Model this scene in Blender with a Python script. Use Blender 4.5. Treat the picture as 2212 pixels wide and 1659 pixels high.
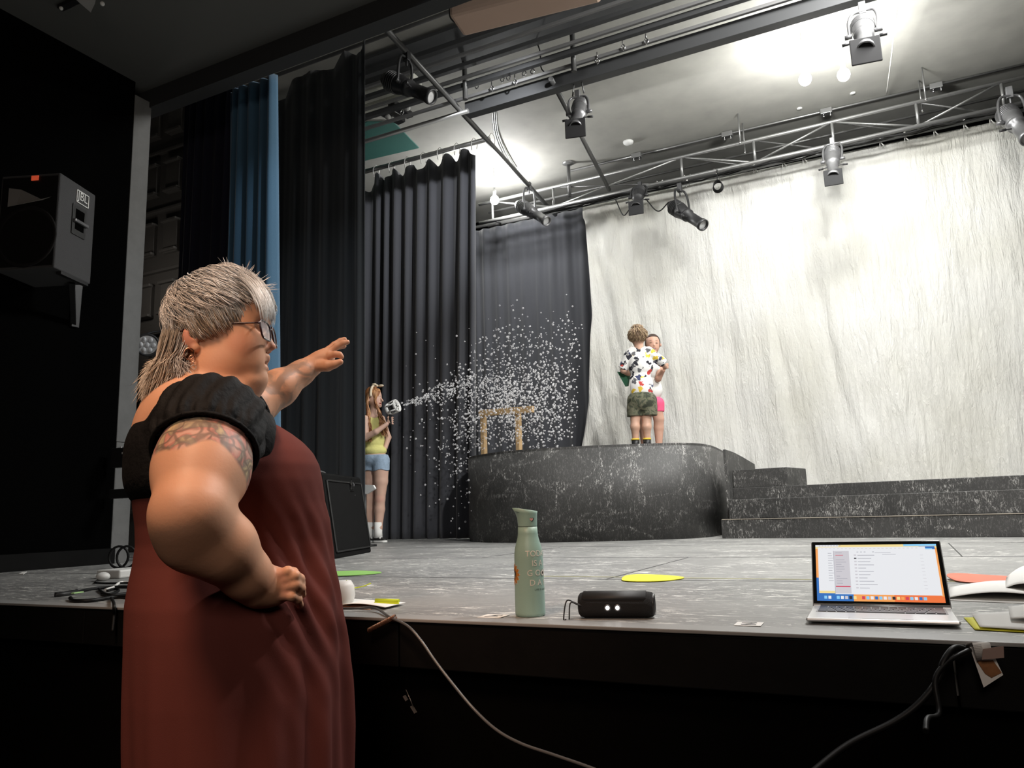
import bpy, math, random
import numpy as np
from mathutils import Vector, Matrix, Euler
R = math.radians
PI = math.pi
rng = np.random.default_rng(7)
random.seed(7)
sc = bpy.context.scene
col = sc.collection
for o in list(bpy.data.objects):
    bpy.data.objects.remove(o)

# ---------------------------------------------------------------- camera
CAM = np.array([0.0, 0.0, 1.15])
DECK = 0.90
W_, H_, F_ = 2212, 1659, 1661.0
_y, _p, _r = R(26.5), R(9.5), R(1.8)
fw = np.array([-math.sin(_y) * math.cos(_p), math.cos(_y) * math.cos(_p), math.sin(_p)])
_r0 = np.array([math.cos(_y), math.sin(_y), 0.0])
_u0 = np.cross(_r0, fw)
rt = _r0 * math.cos(_r) - _u0 * math.sin(_r)
up = np.cross(rt, fw)
cam_d = bpy.data.cameras.new('camera')
cam_d.sensor_width = 36.0
cam_d.lens = F_ / W_ * 36.0
cam_d.clip_start = 0.05
cam = bpy.data.objects.new('camera', cam_d)
col.objects.link(cam)
cam.matrix_world = Matrix(((rt[0], up[0], -fw[0], CAM[0]), (rt[1], up[1], -fw[1], CAM[1]), (rt[2], up[2], -fw[2], CAM[2]), (0, 0, 0, 1)))
sc.camera = cam

# ---------------------------------------------------------------- world, exposure, lamps
sc.view_settings.view_transform = 'Standard'
sc.view_settings.look = 'None'
sc.view_settings.exposure = 0.0
sc.view_settings.gamma = 1.0
sc.view_settings.use_curve_mapping = False
wd = bpy.data.worlds.new('world')
sc.world = wd
wd.use_nodes = True
wd.node_tree.nodes['Background'].inputs[0].default_value = (0.02, 0.02, 0.022, 1)
wd.node_tree.nodes['Background'].inputs[1].default_value = 0.12

def lamp(name, kind, loc, power, color=(1, 1, 1), radius=0.1, target=None, angle=60, blend=0.5, size=(1, 1)):
    ld = bpy.data.lights.new(name, kind)
    ld.energy = power
    ld.color = color
    if kind in ('POINT', 'SPOT'):
        ld.shadow_soft_size = radius
    if kind == 'SPOT':
        ld.spot_size = R(angle)
        ld.spot_blend = blend
    if kind == 'AREA':
        ld.shape = 'RECTANGLE'
        ld.size, ld.size_y = size
    o = bpy.data.objects.new(name, ld)
    col.objects.link(o)
    o.location = loc
    if target is not None:
        o.rotation_euler = (Vector(target) - Vector(loc)).to_track_quat('-Z', 'Y').to_euler()
    return o

WORK_A = (-0.42, 7.05, 4.98)      # twin bare work lamps under the stage ceiling
WORK_B = (-0.10, 7.15, 4.98)
WORK_C = (-4.20, 8.10, 5.02)
lamp('work_lamp_light', 'POINT', WORK_A, 205, (1.0, 1.0, 0.97), 0.07)
lamp('work_lamp_light', 'POINT', WORK_B, 205, (1.0, 1.0, 0.97), 0.07)
lamp('work_lamp_light', 'POINT', WORK_C, 300, (1.0, 1.0, 0.99), 0.07)
# stage wash behind the header, a soft front light under the apron soffit, the warm house downlight above the first row
lamp('stage_wash_light', 'AREA', (0.6, 5.25, 5.2), 240, (1.0, 0.99, 0.96), target=(-2.2, 6.6, 0.9), size=(1.6, 0.4))
lamp('front_light', 'SPOT', (0.3, 2.75, 4.31), 620, (1.0, 0.98, 0.95), 0.05, (-0.9, 5.2, 0.9), 105, 0.8)
lamp('house_light', 'SPOT', (-1.02, -0.35, 3.9), 370, (1.0, 0.64, 0.42), 0.45, (-1.32, 1.10, 1.25), 36, 0.8)
lamp('added_fill_light', 'AREA', (0.4, -2.2, 3.2), 38, (1.0, 0.84, 0.72), target=(-0.6, 1.3, 1.0), size=(1.2, 1.2))  # soft fill added from behind the camera, not a fitting of the hall
lamp('apron_light', 'SPOT', (0.7, 2.7, 4.30), 250, (1.0, 0.96, 0.93), 0.08, (-1.05, 1.25, 1.15), 42, 0.6)
lamp('added_backdrop_fill', 'AREA', (-0.9, 7.0, 5.3), 45, (1.0, 1.0, 0.98), target=(-0.9, 8.8, 2.3), size=(4.5, 0.25))  # unseen strip added to even out the brightness of the backdrop
lamp('added_leg_spot', 'SPOT', (-1.8, 5.2, 5.1), 420, (0.97, 0.98, 1.0), 0.03, (-4.5, 6.9, 4.3), 42, 1.0)  # unseen spot added to brighten the top of the pleated leg
lamp('added_panel_fill', 'POINT', (-6.1, 4.25, 3.3), 3.5, (1.0, 0.95, 0.88), 0.1)  # unseen lamp added so the relief panel shows in its dark gap
lamp('apron_light', 'SPOT', (-1.8, 3.2, 4.335), 60, (0.80, 0.90, 1.0), 0.05, (-4.3, 4.6, 2.0), 60, 0.6)

# ---------------------------------------------------------------- pixel helpers: a pixel of the photo met with a real plane of the room
def ray(x, y):
    return fw + (x - W_ / 2) / F_ * rt - (y - H_ / 2) / F_ * up
def at(x, y, axis, v):
    d = ray(x, y)
    t = (v - CAM[axis]) / d[axis]
    return CAM + t * d
def atd(x, y, dist):
    return CAM + ray(x, y) * dist

# ---------------------------------------------------------------- materials
def mat(name, c, rough=0.6, metal=0.0, bump=0.0, bscale=40.0, var=0.0, emit=None, spec=0.5, sheen=0.0, alpha=1.0, coat=0.0, sss=0.0):
    m = bpy.data.materials.new(name)
    m.use_nodes = True
    nt = m.node_tree
    b = nt.nodes['Principled BSDF']
    b.inputs['Base Color'].default_value = (*c, 1)
    b.inputs['Roughness'].default_value = rough
    b.inputs['Metallic'].default_value = metal
    b.inputs['Specular IOR Level'].default_value = spec
    b.inputs['Coat Weight'].default_value = coat
    if sheen: b.inputs['Sheen Weight'].default_value = sheen
    if sss:
        b.inputs['Subsurface Weight'].default_value = sss
        b.inputs['Subsurface Radius'].default_value = (0.012, 0.005, 0.003)
        b.inputs['Subsurface Scale'].default_value = 1.0
    if alpha < 1: b.inputs['Alpha'].default_value = alpha
    if emit:
        b.inputs['Emission Color'].default_value = (*emit[:3], 1)
        b.inputs['Emission Strength'].default_value = emit[3]
    if bump or var:
        tc = nt.nodes.new('ShaderNodeTexCoord')
        n = nt.nodes.new('ShaderNodeTexNoise')
        n.inputs['Scale'].default_value = bscale
        n.inputs['Detail'].default_value = 5
        nt.links.new(tc.outputs['Object'], n.inputs['Vector'])
        if bump:
            bp = nt.nodes.new('ShaderNodeBump')
            bp.inputs['Strength'].default_value = bump
            bp.inputs['Distance'].default_value = 0.01
            nt.links.new(n.outputs['Fac'], bp.inputs['Height'])
            nt.links.new(bp.outputs['Normal'], b.inputs['Normal'])
        if var:
            mx = nt.nodes.new('ShaderNodeMix')
            mx.data_type = 'RGBA'
            mx.inputs['A'].default_value = (*[v * (1 - var) for v in c], 1)
            mx.inputs['B'].default_value = (*[min(1, v * (1 + var)) for v in c], 1)
            nt.links.new(n.outputs['Fac'], mx.inputs['Factor'])
            nt.links.new(mx.outputs['Result'], b.inputs['Base Color'])
    return m

def ramp(nt, src, stops):
    r = nt.nodes.new('ShaderNodeValToRGB')
    el = r.color_ramp.elements
    el[0].position, el[0].color = stops[0][0], (*stops[0][1], 1)
    el[1].position, el[1].color = stops[1][0], (*stops[1][1], 1)
    for s in stops[2:]:
        e = el.new(s[0]); e.color = (*s[1], 1)
    nt.links.new(src, r.inputs['Fac'])
    return r.outputs['Color']

def mixc(nt, fac, a, b):
    m = nt.nodes.new('ShaderNodeMix'); m.data_type = 'RGBA'
    for s, k in ((fac, 'Factor'), (a, 'A'), (b, 'B')):
        if hasattr(s, 'links') or hasattr(s, 'is_linked'): nt.links.new(s, m.inputs[k])
        elif k == 'Factor': m.inputs[k].default_value = s
        else: m.inputs[k].default_value = (*s, 1)
    return m.outputs['Result']

def noise(nt, scale, detail=4, rough=0.6, stretch=None, rot=None, dist=0.0, coord='Object'):
    tc = nt.nodes.new('ShaderNodeTexCoord')
    mp = nt.nodes.new('ShaderNodeMapping')
    if stretch: mp.inputs['Scale'].default_value = stretch
    if rot: mp.inputs['Rotation'].default_value = rot
    n = nt.nodes.new('ShaderNodeTexNoise')
    n.inputs['Scale'].default_value = scale
    n.inputs['Detail'].default_value = detail
    n.inputs['Roughness'].default_value = rough
    n.inputs['Distortion'].default_value = dist
    nt.links.new(tc.outputs[coord], mp.inputs['Vector'])
    nt.links.new(mp.outputs['Vector'], n.inputs['Vector'])
    return n.outputs['Fac']

def mathn(nt, op, a, b=None):
    m = nt.nodes.new('ShaderNodeMath'); m.operation = op
    for i, s in enumerate((a, b)):
        if s is None: continue
        if isinstance(s, (int, float)): m.inputs[i].default_value = s
        else: nt.links.new(s, m.inputs[i])
    return m.outputs[0]

def deck_mat():
    m = mat('scuffed_deck_paint', (0.2, 0.2, 0.195), 0.42)
    nt = m.node_tree; b = nt.nodes['Principled BSDF']
    big = noise(nt, 1.3, 3)
    base = ramp(nt, big, [(0.35, (0.18, 0.18, 0.177)), (0.65, (0.26, 0.26, 0.252))])
    s1 = noise(nt, 15, 7, 0.78, (0.60, 1.9, 1), None, 1.4)
    k1 = ramp(nt, s1, [(0.560, (0, 0, 0)), (0.60, (1, 1, 1))])
    s2 = noise(nt, 34, 5, 0.7, (0.30, 2.6, 1), (0, 0, 0.25), 0.8)
    k2 = ramp(nt, s2, [(0.585, (0, 0, 0)), (0.63, (1, 1, 1))])
    patch = ramp(nt, noise(nt, 2.3, 3, 0.6), [(0.36, (0.12, 0.12, 0.12)), (0.58, (1, 1, 1))])
    s = mathn(nt, 'MAXIMUM', k1, k2)
    s = mathn(nt, 'MULTIPLY', s, patch)
    c = mixc(nt, s, base, (0.86, 0.85, 0.80))
    nt.links.new(c, b.inputs['Base Color'])
    nt.links.new(ramp(nt, s1, [(0.3, (0.34,) * 3), (0.7, (0.55,) * 3)]), b.inputs['Roughness'])
    return m

def marble_mat():
    m = mat('black_flat_with_dry_brushed_veins', (0.05, 0.05, 0.05), 0.6)
    nt = m.node_tree; b = nt.nodes['Principled BSDF']
    base = ramp(nt, noise(nt, 3, 4), [(0.3, (0.036, 0.036, 0.035)), (0.7, (0.060, 0.059, 0.057))])
    # large wandering veins
    v1 = noise(nt, 1.6, 3, 0.5, (1, 1, 1.5), None, 0.8)
    v1 = ramp(nt, v1, [(0.455, (0.0,) * 3), (0.5, (1,) * 3), (0.545, (0.0,) * 3)])
    v2 = noise(nt, 2.7, 3, 0.5, (1, 1, 1.2), (0.3, 0.5, 0), 0.5)
    v2 = ramp(nt, v2, [(0.47, (0.0,) * 3), (0.5, (0.7,) * 3), (0.53, (0.0,) * 3)])
    veins = mathn(nt, 'MAXIMUM', v1, v2)
    # fine brush hairs
    h1 = ramp(nt, noise(nt, 62, 5, 0.75, (1, 1, 0.30), (0.3, 0.2, 0), 1.8), [(0.55, (0,) * 3), (0.62, (1,) * 3)])
    h2 = ramp(nt, noise(nt, 120, 4, 0.7, (1, 1, 0.30), (-0.4, 0.1, 0), 1.4), [(0.56, (0,) * 3), (0.66, (1,) * 3)])
    amt = mathn(nt, 'ADD', mathn(nt, 'MULTIPLY', veins, 0.80), 0.13)
    s = mathn(nt, 'MULTIPLY', mathn(nt, 'MAXIMUM', h1, mathn(nt, 'MULTIPLY', h2, 0.8)), amt)
    c = mixc(nt, s, base, (0.66, 0.65, 0.62))
    nt.links.new(c, b.inputs['Base Color'])
    return m

def cyc_mat():
    m = mat('muslin_backdrop', (0.83, 0.82, 0.78), 0.9, spec=0.1)
    nt = m.node_tree; b = nt.nodes['Principled BSDF']
    n1 = noise(nt, 5.0, 5, 0.62, (3.4, 1, 0.50), (0, 0.42, 0), 0.8)
    n2 = noise(nt, 11.0, 5, 0.65, (2.4, 1, 0.6), (0, 0.12, 0), 1.0)
    n3 = noise(nt, 30, 4, 0.6, (1.6, 1, 1), None, 1.5)
    h = mathn(nt, 'ADD', mathn(nt, 'ADD', n1, mathn(nt, 'MULTIPLY', n2, 0.55)), mathn(nt, 'MULTIPLY', n3, 0.10))
    bp = nt.nodes.new('ShaderNodeBump')
    bp.inputs['Strength'].default_value = 0.9
    bp.inputs['Distance'].default_value = 0.030
    nt.links.new(h, bp.inputs['Height'])
    nt.links.new(bp.outputs['Normal'], b.inputs['Normal'])
    c = ramp(nt, noise(nt, 0.9, 3), [(0.3, (0.66, 0.65, 0.59)), (0.6, (0.74, 0.735, 0.70))])
    nt.links.new(c, b.inputs['Base Color'])
    return m

def skin_mat(name, tint=1.0, tattoo=False):
    m = mat(name, (0.6, 0.4, 0.3), 0.50, spec=0.35, sss=0.12)
    nt = m.node_tree; b = nt.nodes['Principled BSDF']
    a = nt.nodes.new('ShaderNodeAttribute'); a.attribute_name = 'Col'
    c = a.outputs['Color']
    if tattoo:
        t = nt.nodes.new('ShaderNodeAttribute'); t.attribute_name = 'tattoo'
        vn = nt.nodes.new('ShaderNodeTexVoronoi'); vn.feature = 'DISTANCE_TO_EDGE'; vn.inputs['Scale'].default_value = 30
        tc = nt.nodes.new('ShaderNodeTexCoord')
        nw = nt.nodes.new('ShaderNodeTexNoise'); nw.inputs['Scale'].default_value = 14
        nt.links.new(tc.outputs['Object'], nw.inputs['Vector'])
        mx = nt.nodes.new('ShaderNodeMix'); mx.data_type = 'VECTOR'; mx.inputs['Factor'].default_value = 0.10
        nt.links.new(tc.outputs['Object'], mx.inputs['A']); nt.links.new(nw.outputs['Color'], mx.inputs['B'])
        nt.links.new(mx.outputs['Result'], vn.inputs['Vector'])
        line = ramp(nt, vn.outputs['Distance'], [(0.04, (1,) * 3), (0.13, (0,) * 3)])
        wash = ramp(nt, noise(nt, 17, 3, 0.5, None, None, 1.2), [(0.40, (0.52, 0.30, 0.24)), (0.50, (0.46, 0.17, 0.14)), (0.56, (0.17, 0.15, 0.13)), (0.70, (0.50, 0.40, 0.22))])
        ink = mixc(nt, mathn(nt, 'MULTIPLY', line, 0.75), wash, (0.06, 0.055, 0.05))
        sp = nt.nodes.new('ShaderNodeSeparateColor'); nt.links.new(t.outputs['Color'], sp.inputs[0])
        c1 = mixc(nt, mathn(nt, 'MULTIPLY', sp.outputs[0], 0.85), c, ink)
        # grey shading of the far forearm piece
        g = ramp(nt, noise(nt, 20, 3, 0.5, None, None, 0.8), [(0.44, (0, 0, 0)), (0.56, (1, 1, 1))])
        c = mixc(nt, mathn(nt, 'MULTIPLY', mathn(nt, 'MULTIPLY', sp.outputs[1], g), 0.6), c1, (0.16, 0.14, 0.12))
    nt.links.new(c, b.inputs['Base Color'])
    f = noise(nt, 160, 3, 0.6)
    bp = nt.nodes.new('ShaderNodeBump'); bp.inputs['Strength'].default_value = 0.12; bp.inputs['Distance'].default_value = 0.002
    nt.links.new(f, bp.inputs['Height']); nt.links.new(bp.outputs['Normal'], b.inputs['Normal'])
    return m

def attr_mat(name, rough=0.6, sheen=0.0, spec=0.3, aniso=0.0):
    m = mat(name, (1, 1, 1), rough, spec=spec, sheen=sheen)
    nt = m.node_tree
    a = nt.nodes.new('ShaderNodeAttribute'); a.attribute_name = 'Col'
    nt.links.new(a.outputs['Color'], nt.nodes['Principled BSDF'].inputs['Base Color'])
    return m

def block_wall_mat():
    m = mat('black_painted_relief_wall', (0.11, 0.10, 0.09), 0.6)
    nt = m.node_tree; b = nt.nodes['Principled BSDF']
    bp = nt.nodes.new('ShaderNodeBump'); bp.inputs['Strength'].default_value = 0.4; bp.inputs['Distance'].default_value = 0.01
    nt.links.new(noise(nt, 20, 4), bp.inputs['Height']); nt.links.new(bp.outputs['Normal'], b.inputs['Normal'])
    return m

M = dict(
    deck=deck_mat(), marble=marble_mat(), cyc=cyc_mat(),
    black=mat('black_paint', (0.0015, 0.0015, 0.0015), 0.95, spec=0.02),
    fascia=mat('black_fascia_paint', (0.001, 0.001, 0.001), 0.8, bump=0.15, bscale=9, spec=0.05),
    trimblack=mat('worn_black_trim', (0.003, 0.0029, 0.0028), 0.7, bump=0.2, bscale=12, var=0.6, spec=0.15),
    nosing=mat('grey_edge_paint', (0.27, 0.27, 0.265), 0.45, var=0.12, bscale=6),
    column=mat('grey_plaster', (0.16, 0.16, 0.155), 0.8, bump=0.25, bscale=14, var=0.2),
    ceil=mat('painted_stage_ceiling', (0.37, 0.365, 0.335), 0.75, bump=0.25, bscale=5, var=0.18),
    soffit=mat('dark_grey_soffit', (0.10, 0.10, 0.095), 0.85, bump=0.1, bscale=10),
    header=mat('black_header', (0.030, 0.032, 0.034), 0.85),
    relief=block_wall_mat(),
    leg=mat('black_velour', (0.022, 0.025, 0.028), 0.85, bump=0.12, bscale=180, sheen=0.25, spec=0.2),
    leg_lit=mat('lit_black_velour', (0.050, 0.052, 0.060), 0.8, bump=0.12, bscale=180, sheen=0.35, spec=0.2),  # lighter copy of the black velour, the legs' lit look put into its colour
    blue=mat('blue_velour', (0.055, 0.125, 0.20), 0.8, bump=0.12, bscale=160, sheen=0.3, spec=0.2),
    navy=mat('navy_velour', (0.012, 0.012, 0.026), 0.85, sheen=0.1, spec=0.2),
    pipe=mat('dark_grey_pipe', (0.12, 0.12, 0.118), 0.4, 0.5, bump=0.1, bscale=50),
    galv=mat('galvanised_metal', (0.30, 0.30, 0.295), 0.35, 0.7, bump=0.1, bscale=60),
    beam=mat('dark_grey_beam', (0.075, 0.077, 0.080), 0.6, 0.2),
    beamlt=mat('mid_grey_raceway', (0.24, 0.24, 0.24), 0.5, 0.2),
    lampblk=mat('black_lamp_enamel', (0.018, 0.018, 0.019), 0.45),
    frameblk=mat('black_colour_frame', (0.03, 0.03, 0.031), 0.85, spec=0.1),
    lampgrey=mat('grey_lamp_casting', (0.20, 0.20, 0.205), 0.35, 0.6, var=0.3, bscale=15),
    lens=mat('frosted_lens', (0.42, 0.42, 0.42), 0.25, coat=0.5),
    white=mat('white_plastic', (0.72, 0.72, 0.70), 0.5),
    paper=mat('white_paper', (0.82, 0.81, 0.78), 0.8, spec=0.1),
    rubber=mat('black_rubber', (0.012, 0.012, 0.012), 0.5),
    cable=mat('black_cable_jacket', (0.006, 0.006, 0.006), 0.5, spec=0.25),
    pine=mat('raw_pine', (0.55, 0.37, 0.19), 0.65, bump=0.1, bscale=25, var=0.2),
    teal=mat('teal_panel', (0.035, 0.13, 0.11), 0.7, var=0.2, bscale=3),
    cream=mat('cream_panel', (0.62, 0.62, 0.55), 0.6, var=0.1),
    peach=mat('peach_housing', (0.50, 0.35, 0.27), 0.6, var=0.06, bscale=2),
    chrome=mat('chrome', (0.75, 0.75, 0.75), 0.18, 1.0),
)
# ---------------------------------------------------------------- mesh building
def tag(o, label=None, cat=None, group=None, kind=None):
    if label: o['label'] = label
    if cat: o['category'] = cat
    if group: o['group'] = group
    if kind: o['kind'] = kind
    return o
def thing(name, loc, label, cat, group=None):
    o = bpy.data.objects.new(name, None)
    o.empty_display_size = 0.1
    col.objects.link(o)
    o.location = [float(v) for v in loc]
    return tag(o, label, cat, group)

def mkobj(name, verts, faces, mats, parent=None, smooth=False, midx=None, bevel=0, solid=0, sub=0, attrs=None, autos=None):
    me = bpy.data.meshes.new(name)
    v = np.asarray(verts, dtype=np.float64)
    if parent is not None:
        off = np.array(parent.location)
        pp = parent.parent
        while pp is not None:
            off = off + np.array(pp.location); pp = pp.parent
        v = v - off
    if isinstance(faces, np.ndarray):
        n = len(faces); k = faces.shape[1]
        me.vertices.add(len(v)); me.vertices.foreach_set('co', v.astype(np.float32).ravel())
        me.loops.add(n * k); me.loops.foreach_set('vertex_index', faces.astype(np.int32).ravel())
        me.polygons.add(n)
        me.polygons.foreach_set('loop_start', np.arange(0, n * k, k, dtype=np.int32))
        me.update(calc_edges=True)
    else:
        me.from_pydata([tuple(p) for p in v], [], faces)
    if not isinstance(mats, (list, tuple)): mats = [mats]
    for m in mats: me.materials.append(m)
    if midx is not None: me.polygons.foreach_set('material_index', np.asarray(midx, dtype=np.int32))
    if smooth is True: me.polygons.foreach_set('use_smooth', np.ones(len(me.polygons), dtype=bool))
    elif smooth is not False: me.polygons.foreach_set('use_smooth', np.asarray(smooth, dtype=bool))
    if attrs:
        for k_, a in attrs.items():
            at_ = me.color_attributes.new(k_, 'FLOAT_COLOR', 'POINT')
            buf = np.ones((len(v), 4), dtype=np.float32); buf[:, :3] = a
            at_.data.foreach_set('color', buf.ravel())
    me.validate(); me.update()
    o = bpy.data.objects.new(name, me)
    col.objects.link(o)
    if parent is not None: o.parent = parent
    if bevel:
        b = o.modifiers.new('bevel', 'BEVEL'); b.width = bevel; b.segments = 2; b.limit_method = 'ANGLE'; b.angle_limit = R(40)
    if solid:
        s = o.modifiers.new('solid', 'SOLIDIFY'); s.thickness = solid; s.offset = 0
    if sub:
        s = o.modifiers.new('sub', 'SUBSURF'); s.levels = sub; s.render_levels = sub
    return o

def frame_of(d, hint=(0, 0, 1)):
    d = np.asarray(d, float); d = d / np.linalg.norm(d)
    h = np.asarray(hint, float)
    if abs(d @ h) > 0.97 * np.linalg.norm(h): h = np.array([1.0, 0, 0]) if abs(d[0]) < 0.9 else np.array([0, 1.0, 0])
    s = np.cross(d, h); s /= np.linalg.norm(s)
    return d, s, np.cross(s, d)

class MB:
    def __init__(self):
        self.v = []; self.f = []; self.mi = []; self.sm = []
    def _add(self, v, f, mi=0, sm=False):
        n = len(self.v)
        self.v += [tuple(map(float, p)) for p in v]
        self.f += [tuple(i + n for i in q) for q in f]
        self.mi += [mi] * len(f); self.sm += [sm] * len(f)
        return self
    def box(self, c, s, rot=None, mi=0):
        c = np.asarray(c, float); h = np.asarray(s, float) / 2
        v = np.array([(x, y, z) for x in (-1, 1) for y in (-1, 1) for z in (-1, 1)], float) * h
        if rot is not None: v = v @ np.asarray(rot, float).T
        return self._add(v + c, [(0, 1, 3, 2), (4, 6, 7, 5), (0, 4, 5, 1), (2, 3, 7, 6), (0, 2, 6, 4), (1, 5, 7, 3)], mi)
    def beam(self, p0, p1, w, h, hint=(0, 0, 1), mi=0):
        p0 = np.asarray(p0, float); p1 = np.asarray(p1, float)
        d, s, u = frame_of(p1 - p0, hint)
        L = np.linalg.norm(p1 - p0)
        return self.box((p0 + p1) / 2, (L, w, h), np.stack([d, s, u], 1), mi)
    def cyl(self, p0, p1, r0, r1=None, n=16, mi=0, cap=True):
        if r1 is None: r1 = r0
        return self.tube([p0, p1], [r0, r1], n, mi, cap)
    def tube(self, pts, r, n=10, mi=0, cap=True, closed=False):
        P = np.asarray(pts, float); k = len(P)
        rr = np.full(k, r, float) if np.isscalar(r) else np.asarray(r, float)
        T = np.gradient(P, axis=0) if k > 2 else np.array([P[1] - P[0]] * 2)
        if closed: T = np.roll(P, -1, 0) - np.roll(P, 1, 0)
        T /= np.maximum(np.linalg.norm(T, axis=1, keepdims=True), 1e-9)
        d, s, u = frame_of(T[0])
        V = []
        for i in range(k):
            s = s - (s @ T[i]) * T[i]; s /= max(np.linalg.norm(s), 1e-9)
            u = np.cross(s, T[i])
            for j in range(n):
                a = 2 * PI * j / n
                V.append(P[i] + rr[i] * (math.cos(a) * s + math.sin(a) * u))
        Fc = []
        for i in range(k if closed else k - 1):
            i2 = (i + 1) % k
            for j in range(n):
                j2 = (j + 1) % n
                Fc.append((i * n + j, i * n + j2, i2 * n + j2, i2 * n + j))
        self._add(V, Fc, mi, True)
        if cap and not closed:
            n0 = len(self.v) - k * n
            self.f.append(tuple(n0 + j for j in range(n))[::-1]); self.mi.append(mi); self.sm.append(False)
            self.f.append(tuple(n0 + (k - 1) * n + j for j in range(n))); self.mi.append(mi); self.sm.append(False)
        return self
    def lathe(self, prof, o, axis=(0, 0, 1), n=32, mi=0, hint=(0, 0, 1), sq=None, smooth=True):
        """prof: (distance along axis, radius)"""
        o = np.asarray(o, float); d, s, u = frame_of(axis, hint)
        V = []; Fc = []; k = len(prof)
        for h, r in prof:
            for j in range(n):
                a = 2 * PI * j / n
                V.append(o + d * h + r * (math.cos(a) * s + math.sin(a) * u))
        for i in range(k - 1):
            for j in range(n):
                j2 = (j + 1) % n
                Fc.append((i * n + j, i * n + j2, (i + 1) * n + j2, (i + 1) * n + j))
        return self._add(V, Fc, mi, smooth)
    def sphere(self, c, r, n=16, m=10, mi=0):
        c = np.asarray(c, float); r = np.ones(3) * r
        V = []; Fc = []
        for i in range(m + 1):
            t = PI * i / m
            for j in range(n):
                a = 2 * PI * j / n
                V.append(c + r * np.array([math.sin(t) * math.cos(a), math.sin(t) * math.sin(a), math.cos(t)]))
        for i in range(m):
            for j in range(n):
                j2 = (j + 1) % n
                Fc.append((i * n + j, (i + 1) * n + j, (i + 1) * n + j2, i * n + j2))
        return self._add(V, Fc, mi, True)
    def poly(self, pts, thick=None, mi=0):
        """flat polygon (list of 3-d points) given a thickness vector"""
        P = np.asarray(pts, float); n = len(P)
        if thick is None: return self._add(P, [tuple(range(n))], mi)
        t = np.asarray(thick, float)
        V = np.concatenate([P, P + t])
        Fc = [tuple(range(n))[::-1], tuple(range(n, 2 * n))] + [(i, (i + 1) % n, n + (i + 1) % n, n + i) for i in range(n)]
        return self._add(V, Fc, mi)
    def grid(self, G, mi=0, smooth=True):
        G = np.asarray(G, float); a, b = G.shape[:2]
        Fc = [(i * b + j, i * b + j + 1, (i + 1) * b + j + 1, (i + 1) * b + j) for i in range(a - 1) for j in range(b - 1)]
        return self._add(G.reshape(-1, 3), Fc, mi, smooth)
    def build(self, name, mats, parent=None, **kw):
        return mkobj(name, self.v, self.f, mats, parent, smooth=self.sm, midx=self.mi, **kw)

def spline(pts, n=12):
    """Catmull-Rom through the points"""
    P = [np.asarray(p, float) for p in pts]
    P = [2 * P[0] - P[1]] + P + [2 * P[-1] - P[-2]]
    out = []
    for i in range(1, len(P) - 2):
        for k in range(n):
            t = k / n
            out.append(0.5 * ((2 * P[i]) + (-P[i - 1] + P[i + 1]) * t + (2 * P[i - 1] - 5 * P[i] + 4 * P[i + 1] - P[i + 2]) * t * t + (-P[i - 1] + 3 * P[i] - 3 * P[i + 1] + P[i + 2]) * t ** 3))
    out.append(P[-2])
    return np.array(out)

def text_mesh(s, size, extrude=0.0):
    cu = bpy.data.curves.new('lettering', 'FONT')
    cu.body = s; cu.size = size; cu.extrude = extrude; cu.align_x = 'CENTER'; cu.resolution_u = 4
    o = bpy.data.objects.new('lettering', cu); col.objects.link(o)
    bpy.context.view_layer.update()
    dg = bpy.context.evaluated_depsgraph_get()
    me = o.evaluated_get(dg).to_mesh()
    v = np.array([tuple(p.co) for p in me.vertices]); f = [tuple(p.vertices) for p in me.polygons]
    o.evaluated_get(dg).to_mesh_clear()
    bpy.data.objects.remove(o); bpy.data.curves.remove(cu)
    return v, f

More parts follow.
